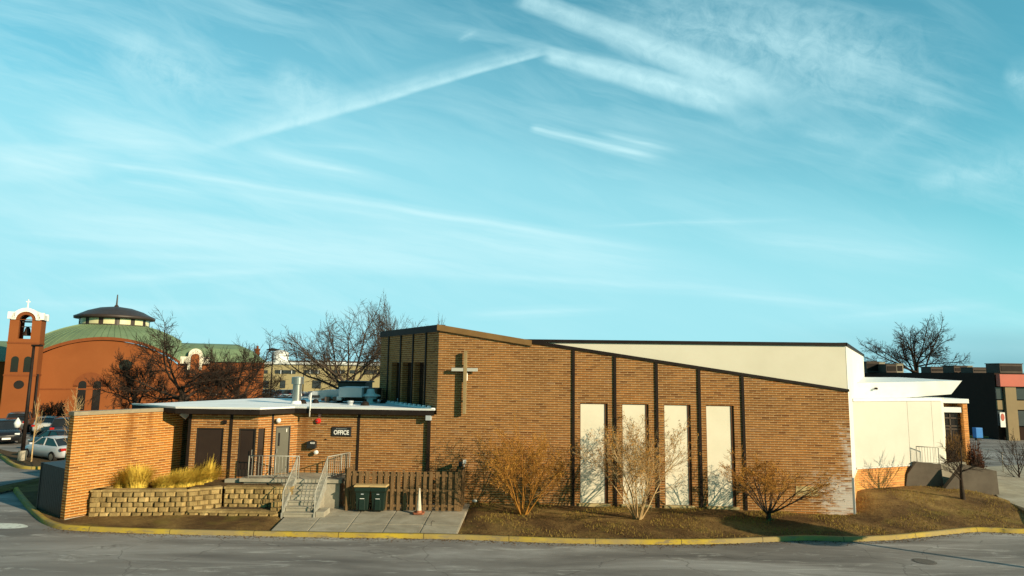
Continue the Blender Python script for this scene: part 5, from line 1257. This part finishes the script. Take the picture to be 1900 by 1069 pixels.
m = MB(); m.slab([(1.9 + .62 * math.cos(2 * math.pi * j / 20), 6.0 + .62 * math.sin(2 * math.pi * j / 20)) for j in range(20)], lambda a, y, z: Vector((a, wall_y + y, z)), -.05, .02); m.build('round_window', 'glass_dark', ch)
m = MB(); m.box(-A_ - .02, A_ + .02, wall_y - .05, wall_y - .002, 3.35, 3.5); m.build('string_course', 'church_trim', ch)
# left wing sliver and right wing
m = MB(); m.box(-16, -A_ - .3, -4.5, 4, 0, 6.2); m.build('side_hall', 'church', ch)
m = MB(); m.prism([(-16, -4.9), (-A_ - .2, -4.9), (-A_ - .2, 4), (-16, 4)], 6.2, [6.3, 6.3, 8.6, 8.6]); m.build('side_hall_roof', 'copper', ch)
m = MB(); m.box(A_ + .02, 16.4, -5.4, 5.4, 0, 6.55); m.build('side_hall', 'church', ch)
m = MB(); prof = [(-5.7, 6.56), (-5.3, 7.4), (-4.4, 8.15), (-3.0, 8.6), (0, 8.85), (3, 8.6), (4.4, 8.15), (5.3, 7.4), (5.7, 6.56)]
o = []
for x, f in ((A_ - .3, 1), (13.6, 1), (15.2, .72), (16.8, .12)):
    o += [(x, y * (1 if f == 1 else (.9 if f > .5 else .8)), 6.56 + (z - 6.56) * f) for y, z in prof]
k = len(prof); m.add(o, [(i * k + j, (i + 1) * k + j, (i + 1) * k + j + 1, i * k + j + 1) for i in range(3) for j in range(k - 1)]); m.build('side_hall_roof', 'copper', ch)
m = MB(); m.slab(arch_poly(8.0, 9.5, 5.6, 8.05, 10), lambda a, y, z: Vector((a, -5.9 + y, z)), -.1, .45); m.slab([(7.2, 6.3), (8.0, 6.3), (8.0, 7.1), (7.2, 7.1)], lambda a, y, z: Vector((a, -5.9 + y, z)), -.1, .4); m.slab([(9.5, 6.3), (10.3, 6.3), (10.3, 7.1), (9.5, 7.1)], lambda a, y, z: Vector((a, -5.9 + y, z)), -.1, .4); gb = m.build('white_gable', 'cream_wall', ch)
m = MB(); m.slab(arch_poly(8.3, 9.2, 4.8, 7.45, 10), lambda a, y, z: Vector((a, -6.02 + y, z)), -.05, .02); m.build('gable_niche', 'church', ch)
for u in (8.0, 14.2):
    m = MB(); m.slab(arch_poly(u - .5, u + .5, .6, 2.8), lambda a, y, z: Vector((a, -5.4 + y, z)), -.04, .03); m.build('arched_window', 'glass_dark', ch)
# bell tower
bt = empty('bell_tower', ch.matrix_basis @ Vector((-6.9, -8.6, 0)), 'square red brick bell tower with white arched top and hanging bell', 'tower', th)
hw = 1.3
m = MB(); ya = -hw; ops = [(-.52, .52, 8.5, 10.4)]
grid_wall(m, lambda u, y, z: Vector((u, -hw + y, z)), -hw, hw, -.1, 10.45, ops, .6)
m.poly([(-hw, -hw, 10.45), (-.52, -hw, 10.45)] + [(-.52 * math.cos(math.pi * j / 10), -hw, 10.4 + .52 * math.sin(math.pi * j / 10)) for j in range(11)][0:6] + [(0, -hw, 11.2), (-hw, -hw, 11.2)]) if False else None
grid_wall(m, lambda u, y, z: Vector((-u, hw - y, z)), -hw, hw, -.1, 10.45, ops, .6)
m.quad((-hw, hw, -.1), (-hw, -hw, -.1), (-hw, -hw, 10.45), (-hw, hw, 10.45)); m.quad((hw, -hw, -.1), (hw, hw, -.1), (hw, hw, 10.45), (hw, -hw, 10.45))
m.poly([(-hw, -hw, 8.4), (hw, -hw, 8.4), (hw, hw, 8.4), (-hw, hw, 8.4)]); m.build('shaft', 'church', bt)
for y0 in (-hw - .06, hw - .3):
    m = MB(); r = .82; rin = .52; k = 12; o = []
    for j in range(k + 1): a = math.pi * j / k; o += [(r * math.cos(a), y0, 10.4 + r * math.sin(a)), (rin * math.cos(a), y0, 10.4 + rin * math.sin(a)), (r * math.cos(a), y0 + .36, 10.4 + r * math.sin(a)), (rin * math.cos(a), y0 + .36, 10.4 + rin * math.sin(a))]
    fs = []
    for j in range(k): b0_, b1_ = 4 * j, 4 * j + 4; fs += [(b0_, b1_, b1_ + 1, b0_ + 1), (b0_ + 2, b0_ + 3, b1_ + 3, b1_ + 2), (b0_, b0_ + 2, b1_ + 2, b1_), (b0_ + 1, b1_ + 1, b1_ + 3, b0_ + 3)]
    m.add(o, fs); m.build('brick_arch', 'church_trim', bt)
    m = MB(); o = []; r0, r1 = .825, 1.2
    for j in range(k + 1): a = math.pi * j / k; o += [(r1 * math.cos(a), y0 - .1, 10.4 + r1 * math.sin(a)), (r0 * math.cos(a), y0 - .1, 10.4 + r0 * math.sin(a)), (r1 * math.cos(a), y0 + .4, 10.4 + r1 * math.sin(a)), (r0 * math.cos(a), y0 + .4, 10.4 + r0 * math.sin(a))]
    m.add(o, fs)
    for s in (-1, 1): m.box(min(s * .9, s * (hw + .2)), max(s * .9, s * (hw + .2)), y0 - .1, y0 + .4, 10.46, 11.15)
    m.build('white_parapet', 'white', bt)
m = MB(); o = []
for y0 in (-hw + .31, hw - .31): o += [(1.2 * math.cos(math.pi * j / 12), y0, 10.4 + 1.2 * math.sin(math.pi * j / 12)) for j in range(13)]
m.add(o, [(j, j + 1, 14 + j, 13 + j) for j in range(12)])
for s in (-1, 1): m.box(min(s * .97, s * (hw + .15)), max(s * .97, s * (hw + .15)), -hw + .35, hw - .31, 10.46, 11.0)
m.build('vault_roof', 'white', bt)
m = MB(); m.tube([(0, -hw + .2, 11.6), (0, -hw + .2, 12.5)], [.09, .04], 6); m.box(-.18, .18, -hw + .16, -hw + .24, 12.2, 12.3); m.build('finial_cross', 'white', bt)
m = MB(); m.lathe([(.42, 8.85), (.4, 8.95), (.3, 9.15), (.22, 9.55), (.15, 9.7), (0, 9.75)], n=18); bl_ = m.build('bell', 'brown_roof', bt, smooth=True)
m = MB(); m.box(-.5, .5, -.06, .06, 10.2, 10.32); m.box(-.5, .5, -.06, .06, 9.72, 9.8); m.build('bell_yoke', 'brown_roof', bt)
for u in (-.52, .52):
    m = MB(); m.slab(arch_poly(u - .3, u + .3, 5.2, 6.75), lambda a, y, z: Vector((a, -hw + y, z)), -.04, .03); m.build('arched_window', 'glass_dark', bt)
m = MB(); m.slab([(.42 * math.cos(2 * math.pi * j / 20), 3.95 + .42 * math.sin(2 * math.pi * j / 20)) for j in range(20)], lambda a, y, z: Vector((a, -hw + y, z)), -.04, .02); m.build('round_window', 'glass_dark', bt)
for z in (8.0, 4.8):
    m = MB(); m.box(-hw - .05, hw + .05, -hw - .05, hw + .05, z, z + .16); m.build('string_course', 'church_trim', bt)
m = MB(); m.tube([(hw + .12, -hw + .2, 0), (hw + .12, -hw + .2, 5.0)], .12, 6); m.build('downspout', 'trim_dark', bt)

# ------------------------------------------------------------------ far cream block, tank, chimney, tree line
YK = 165
xL, xR = PY(488, 700, YK).x, PY(760, 700, YK).x; zK = PY(600, 677, YK).z
e = empty('cream_office_block', (xL, YK, 0), 'long low cream brick block with ribbon windows beyond the far car park', 'building')
m = MB(); m.box(xL, xR, YK, YK + 30, 0, zK); m.build('wall', 'far_cream', e, world=True)
m = MB(); m.box(xL - .3, xR + .3, YK - .4, YK + 30, zK + .003, zK + .6); m.build('parapet', 'tank', e, world=True)
def rect(name, px0, py0, px1, py1, mt_, Y=YK, par=None, d=.15):
    a, b = PY(px0, py1, Y), PY(px1, py0, Y); m = MB(); m.box(a.x, b.x, Y - d, Y - .01, a.z, b.z); return m.build(name, mt_, par, world=True)
for x0, x1 in ((489, 497), (511, 549), (565, 594), (616, 640), (650, 664), (676, 700)): rect('window_band', x0, 687, x1, 693, 'far_glass', par=e)
for x0, x1 in ((489, 499), (520, 530), (580, 596)): rect('window_band', x0, 706, x1, 720, 'far_glass', par=e)
for x0 in (521, 541, 575, 590, 632): rect('mullion', x0, 687, x0 + 1.2, 693.5, 'tank', par=e, d=.3)
for x0, x1, y0, nm in ((576, 586, 670, 'white cube shaped rooftop unit'), (611, 620, 672, 'pale rooftop unit behind the bare tree trunk'), (628, 636, 672, 'small pale rooftop unit near the right end')):
    a, b = PY(x0, 677, YK + 8), PY(x1, y0, YK + 8); m = MB(); m.box(a.x, b.x, YK + 8, YK + 11, zK, b.z); m.box(a.x + .3, b.x - .3, YK + 7.9, YK + 8, zK + .3, b.z - .3); m.build('rooftop_unit', 'tank', loc=(a.x, YK + 8, zK), label=nm + ' on the far cream block', cat='air conditioner', group='rooftop units on the cream block')
YT = 260; a, b = PY(529, 676, YT), PY(530, 654, YT); cxx = PY(514, 676, YT).x; rr = (a.x - cxx)
e = empty('storage_tank', (cxx, YT + rr, 0), 'big round white storage tank behind the far cream block', 'tank')
m = MB(); m.lathe([(rr, 0), (rr, b.z - .3), (rr * .96, b.z)], n=40); m.build('shell', 'tank', e, smooth=False); m = MB(); m.lathe([(rr * .97, b.z), (rr * .5, b.z + .9), (0, b.z + 1.1)], n=40); m.build('cap', 'tank', e, smooth=True)
YQ = 230; a = PY(471, 680, YQ); b = PY(479, 647, YQ); m = MB(); m.box(a.x, b.x, YQ, YQ + 1.6, 0, b.z - .4); m.box(a.x - .15, b.x + .15, YQ - .15, YQ + 1.75, b.z - .6, b.z); m.tube([((a.x + b.x) / 2, YQ + .8, b.z), ((a.x + b.x) / 2, YQ + .8, b.z + 1)], .4, 10); m.build('chimney', 'church_trim', loc=(a.x, YQ, 0), label='slim brick chimney above the end of the church wing', cat='chimney')
YG = 300; m = MB(); a, b = PY(530, 682, YG), PY(700, 671, YG); m.box(a.x, b.x, YG, YG + 30, 0, b.z); m.build('long_hall', 'hvac', loc=(a.x, YG, 0), label='long grey hall on the skyline behind the cream block', cat='building')
def tree_line(px0, px1, Y, h, seed, mt_):
    rn = random.Random(seed); m = MB(); xa, xb_ = PY(px0, 690, Y).x, PY(px1, 690, Y).x
    for i in range(900):
        x = rn.uniform(xa, xb_); hh = h * (.7 + .25 * math.sin(x * .11) + .2 * math.sin(x * .31 + 1)) * rn.uniform(.5, 1.1); y = Y + rn.uniform(-8, 8); w = rn.uniform(.12, .3)
        d = Vector((rn.uniform(-1.6, 1.6), 0, hh)); m.add([(x - w, y, 0), (x + w, y, 0), (x + d.x + w * .3, y, hh), (x + d.x - w * .3, y, hh)], [(0, 1, 2, 3)])
        for k in range(3):
            f = rn.uniform(.4, .9); c = Vector((x, y, 0)) + d * f; t = c + Vector((rn.uniform(-2.5, 2.5), rn.uniform(-1, 1), rn.uniform(.8, 2.4))); m.add([c + Vector((-.1, 0, 0)), c + Vector((.1, 0, 0)), t], [(0, 1, 2)])
    return m.build('far_woods', mt_, kind='stuff', label='hazy bare woods along the horizon', cat='woods')
M['far_bark'] = mat('far_bark', (.1, .085, .075), (.07, .06, .055), .3, 1)
tree_line(440, 860, 330, 9.5, 3, 'far_bark'); tree_line(-300, 60, 300, 7, 4, 'far_bark'); tree_line(1580, 2300, 320, 7.5, 5, 'far_bark')

# ------------------------------------------------------------------ right side
def solid_px(name, pxs, Y, dep, mt_, **k):
    pts = [PY(x, y, Y) for x, y in pxs]; m = MB(); m.slab([(p.x, p.z) for p in pts], lambda u, y, z: Vector((u, y, z)), Y, Y + dep); return m.build(name, mt_, loc=(pts[0].x, Y, pts[0].z), **k)
solid_px('cheek_wall', [(1680, 912), (1752, 912), (1746, 862), (1701, 857), (1684, 880)], 32.2, .25, 'concrete_dark', label='dark concrete cheek wall against the orange brick base', cat='wall', group='concrete cheek walls by the ramp')
solid_px('cheek_wall', [(1753, 908), (1856, 932), (1849, 874), (1789, 862)], 31.6, .25, 'concrete_dark', label='dark sloping concrete cheek wall behind the small tree', cat='wall', group='concrete cheek walls by the ramp')
solid_px('ramp', [(1744, 905), (1760, 905), (1794, 866), (1792, 858), (1744, 862)], 32.75, .3, 'concrete', kind='structure')
m = MB(); zs = .5; pts = [PZ(x, y, zs) for x, y in ((1858, 927), (1990, 975), (2100, 975), (2100, 868), (1900, 862), (1795, 868))]; m.prism([(p.x, p.y) for p in pts], -.1, [zs] * 6); m.build('sidewalk', 'concrete', kind='structure')
ra, rb, rc = PY(1693, 858, 32.3), PY(1702, 860, 32.3), PY(1743, 864, 32.3)
railing('railing', 'pale metal guard railing on the dark cheek wall by the cream wing', [((rb.x, 32.3, rb.z - .05), (rc.x, 32.3, rc.z), .86, .86, .12, .12)], (rb.x, 32.3, rb.z), [((rb.x, 32.3, rb.z - .08), .9), ((rc.x, 32.3, rc.z - .03), .88)], group='railings near the ramp', bal=.12)
r0, r1 = PY(1815, 862, 41), PY(1960, 890, 36)
railing('railing', 'thin dark handrail running down the far right walkway', [((r0.x, 41, r0.z), (r1.x, 36, r1.z), 1.0, 1.0, .45, .45)], (r0.x, 41, r0.z), [((r0.x, 41, r0.z - .2), 1.2), ((r0.lerp(r1, .35).x, 39.25, r0.lerp(r1, .35).z - .2), 1.2), ((r0.lerp(r1, .7).x, 37.5, r0.lerp(r1, .7).z - .2), 1.2)], group='railings near the ramp', bal=50)
w0, w1 = PY(1845, 694, 64), PY(1600, 690, 96)
db = empty('dark_brick_building', (w0.x, 64, 0), 'dark shaded flat roofed building with red fascia at the far right', 'building')
zD = 6.45
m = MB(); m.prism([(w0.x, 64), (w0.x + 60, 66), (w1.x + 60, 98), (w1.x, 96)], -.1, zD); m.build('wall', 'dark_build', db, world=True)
ff = frame_of((w0.x + .05, 63.9), (w0.x + 60, 65.9))
def fr_px(x, y): return ff.inv(x, y)
m = MB(); bx(m, ff, 0, 40, -.5, -.01, fr_px(1860, 717)[1], fr_px(1860, 695.5)[1] + .05); m.build('fascia', 'red_fascia', db, world=True)
zlo = fr_px(1860, 717)[1]
for x0, x1 in ((1862, 1882), (1912, 1934), (1960, 1980)):
    m = MB(); bx(m, ff, fr_px(x0, 750)[0], fr_px(x1, 750)[0], -.35, -.01, 0, zlo - .01); m.build('pier', 'beige', db, world=True)
for x0, x1 in ((1848.5, 1860), (1884, 1910)):
    for y0, y1, z_ in ((719, 741, 0), (762, 790, 0)):
        m = MB(); bx(m, ff, fr_px(x0, 750)[0], fr_px(x1, 750)[0], -.12, -.01, fr_px(1870, y1)[1], fr_px(1870, y0)[1]); w_ = m.build('window', 'far_glass', db, world=True)
    m = MB(); bx(m, ff, fr_px(x0, 750)[0], fr_px(x1, 750)[0], -.16, -.01, fr_px(1870, 760)[1], fr_px(1870, 743)[1]); m.build('spandrel', 'beige', db, world=True)
u0, z0 = fr_px(1851, 792); u1, z1 = fr_px(1858, 765); m = MB(); bx(m, ff, u0, u1, -.42, -.36, z0, z1); ps = m.build('poster', 'white', loc=ff(u0, -.4, z0), label='white and red poster in the window below the red fascia', cat='poster')
m = MB(); m.slab([((u0 + u1) / 2 + .18 * math.cos(6.283 * j / 12), z1 - .45 + .36 * math.sin(6.283 * j / 12)) for j in range(12)], ff, -.44, -.421); o = m.build('red_patch', 'red_fascia', ps)
for v in o.data.vertices: v.co = v.co - ps.location
p0, p1 = PY(1811.5, 808, 63), PY(1823, 794, 63); e = empty('newspaper_box', (p0.x, 63, 0), 'bright blue box standing before the dark building', 'box')
m = MB(); m.box(p0.x, p1.x, 63, 63.5, .25, p1.z); m.build('box', 'blue', e, world=True, bevel=.03); m = MB(); m.box(p0.x + .1, p1.x - .1, 63.1, 63.4, 0, .25); m.build('pedestal', 'black', e, world=True)
labs = [('brown boxy rooftop unit nearest the white chapel corner', 1609, 1632, 672, 92, 'hvac'), ('pale rooftop unit second from the white chapel corner', 1632, 1642, 673, 92, 'hvac_pale'), ('rounded dark rooftop unit third from the white chapel corner', 1645, 1664, 677, 90, 'hvac'), ('pale rooftop unit tucked left of the broad tree trunk', 1664, 1676, 676, 90, 'hvac_pale'),
        ('low dark rooftop unit just right of the broad tree trunk', 1728, 1758, 682, 82, 'hvac'), ('brown rooftop unit above the white canopy tip', 1771, 1795, 680, 77, 'hvac'), ('pale slab sided unit behind the brown rooftop unit', 1795, 1805, 680, 77.3, 'hvac_pale'), ('dark peaked rooftop unit left of the red fascia', 1806, 1831, 683, 74, 'hvac'), ('pale narrow rooftop unit next to the peaked one', 1831, 1840, 684, 74.4, 'hvac_pale'), ('large dark rooftop unit above the red fascia', 1856, 1897, 676, 68, 'hvac')]
for lab, x0, x1, y0, Y, mt_ in labs:
    a, b = PY(x0, 700, Y), PY(x1, y0, Y); e = empty('rooftop_unit', (a.x, Y, zD), lab, 'air conditioner', group='rooftop units on the dark building')
    m = MB(); m.box(a.x, b.x, Y, Y + 2, zD, b.z); m.build('cabinet', mt_, e, world=True, bevel=.05)
    m = MB(); m.box(a.x + .15, b.x - .15, Y - .03, Y - .002, zD + .25, b.z - .2); m.build('grille', 'trim_dark', e, world=True)
    m = MB(); m.box(a.x - .05, b.x + .05, Y - .06, Y + 2.06, b.z + .002, b.z + .08); m.build('lid', mt_, e, world=True)
kk = [PZ(1700, 806, 0), PZ(1800, 812, 0), PZ(1900, 815, 0), PZ(2100, 818, 0)]
kerb_mesh(kk, 'kerb', 'pale far kerb in front of the dark building', w=.3)

c = PZ(1715, 1042, .004); m = MB(); m.lathe([(.0, .012), (.3, .012), (.33, .004), (.36, .002)], c=c, n=28); m.build('manhole_cover', 'iron', loc=c, label='dark round manhole cover set in the asphalt at lower right', cat='manhole')

rn = random.Random(77); m = MB()
for i in range(2600):
    x = rn.uniform(-17, 22); y = kerb_y(x) - abs(rn.gauss(0, .22)) - .02; s = rn.uniform(.012, .04); a = rn.uniform(0, 6.28); dx, dy = math.cos(a) * s, math.sin(a) * s
    m.add([(x - dx, y - dy, .006), (x + dy * .6, y - dx * .6, .006 + rn.uniform(0, .02)), (x + dx, y + dy, .007), (x - dy * .6, y + dx * .6, .006 + rn.uniform(0, .015))], [(0, 1, 2, 3)])
for i in range(2200):
    x = rn.uniform(-1.6, 22); yk = kerb_y(x); y = yk + .2 + rn.random() ** 1.5 * 3.6; s = rn.uniform(.015, .05); a = rn.uniform(0, 6.28); dx, dy = math.cos(a) * s, math.sin(a) * s; z = lawn_z(x, y) + .02
    if y > 28.6 and x < 14.5: continue
    m.add([(x - dx, y - dy, z), (x + dy * .6, y - dx * .6, z + rn.uniform(0, .03)), (x + dx, y + dy, z + .01), (x - dy * .6, y + dx * .6, z + rn.uniform(0, .02))], [(0, 1, 2, 3)])
m.build('leaf_litter', 'dry_leaf', kind='stuff', label='dry brown leaf litter along the kerb and lawn', cat='leaves')
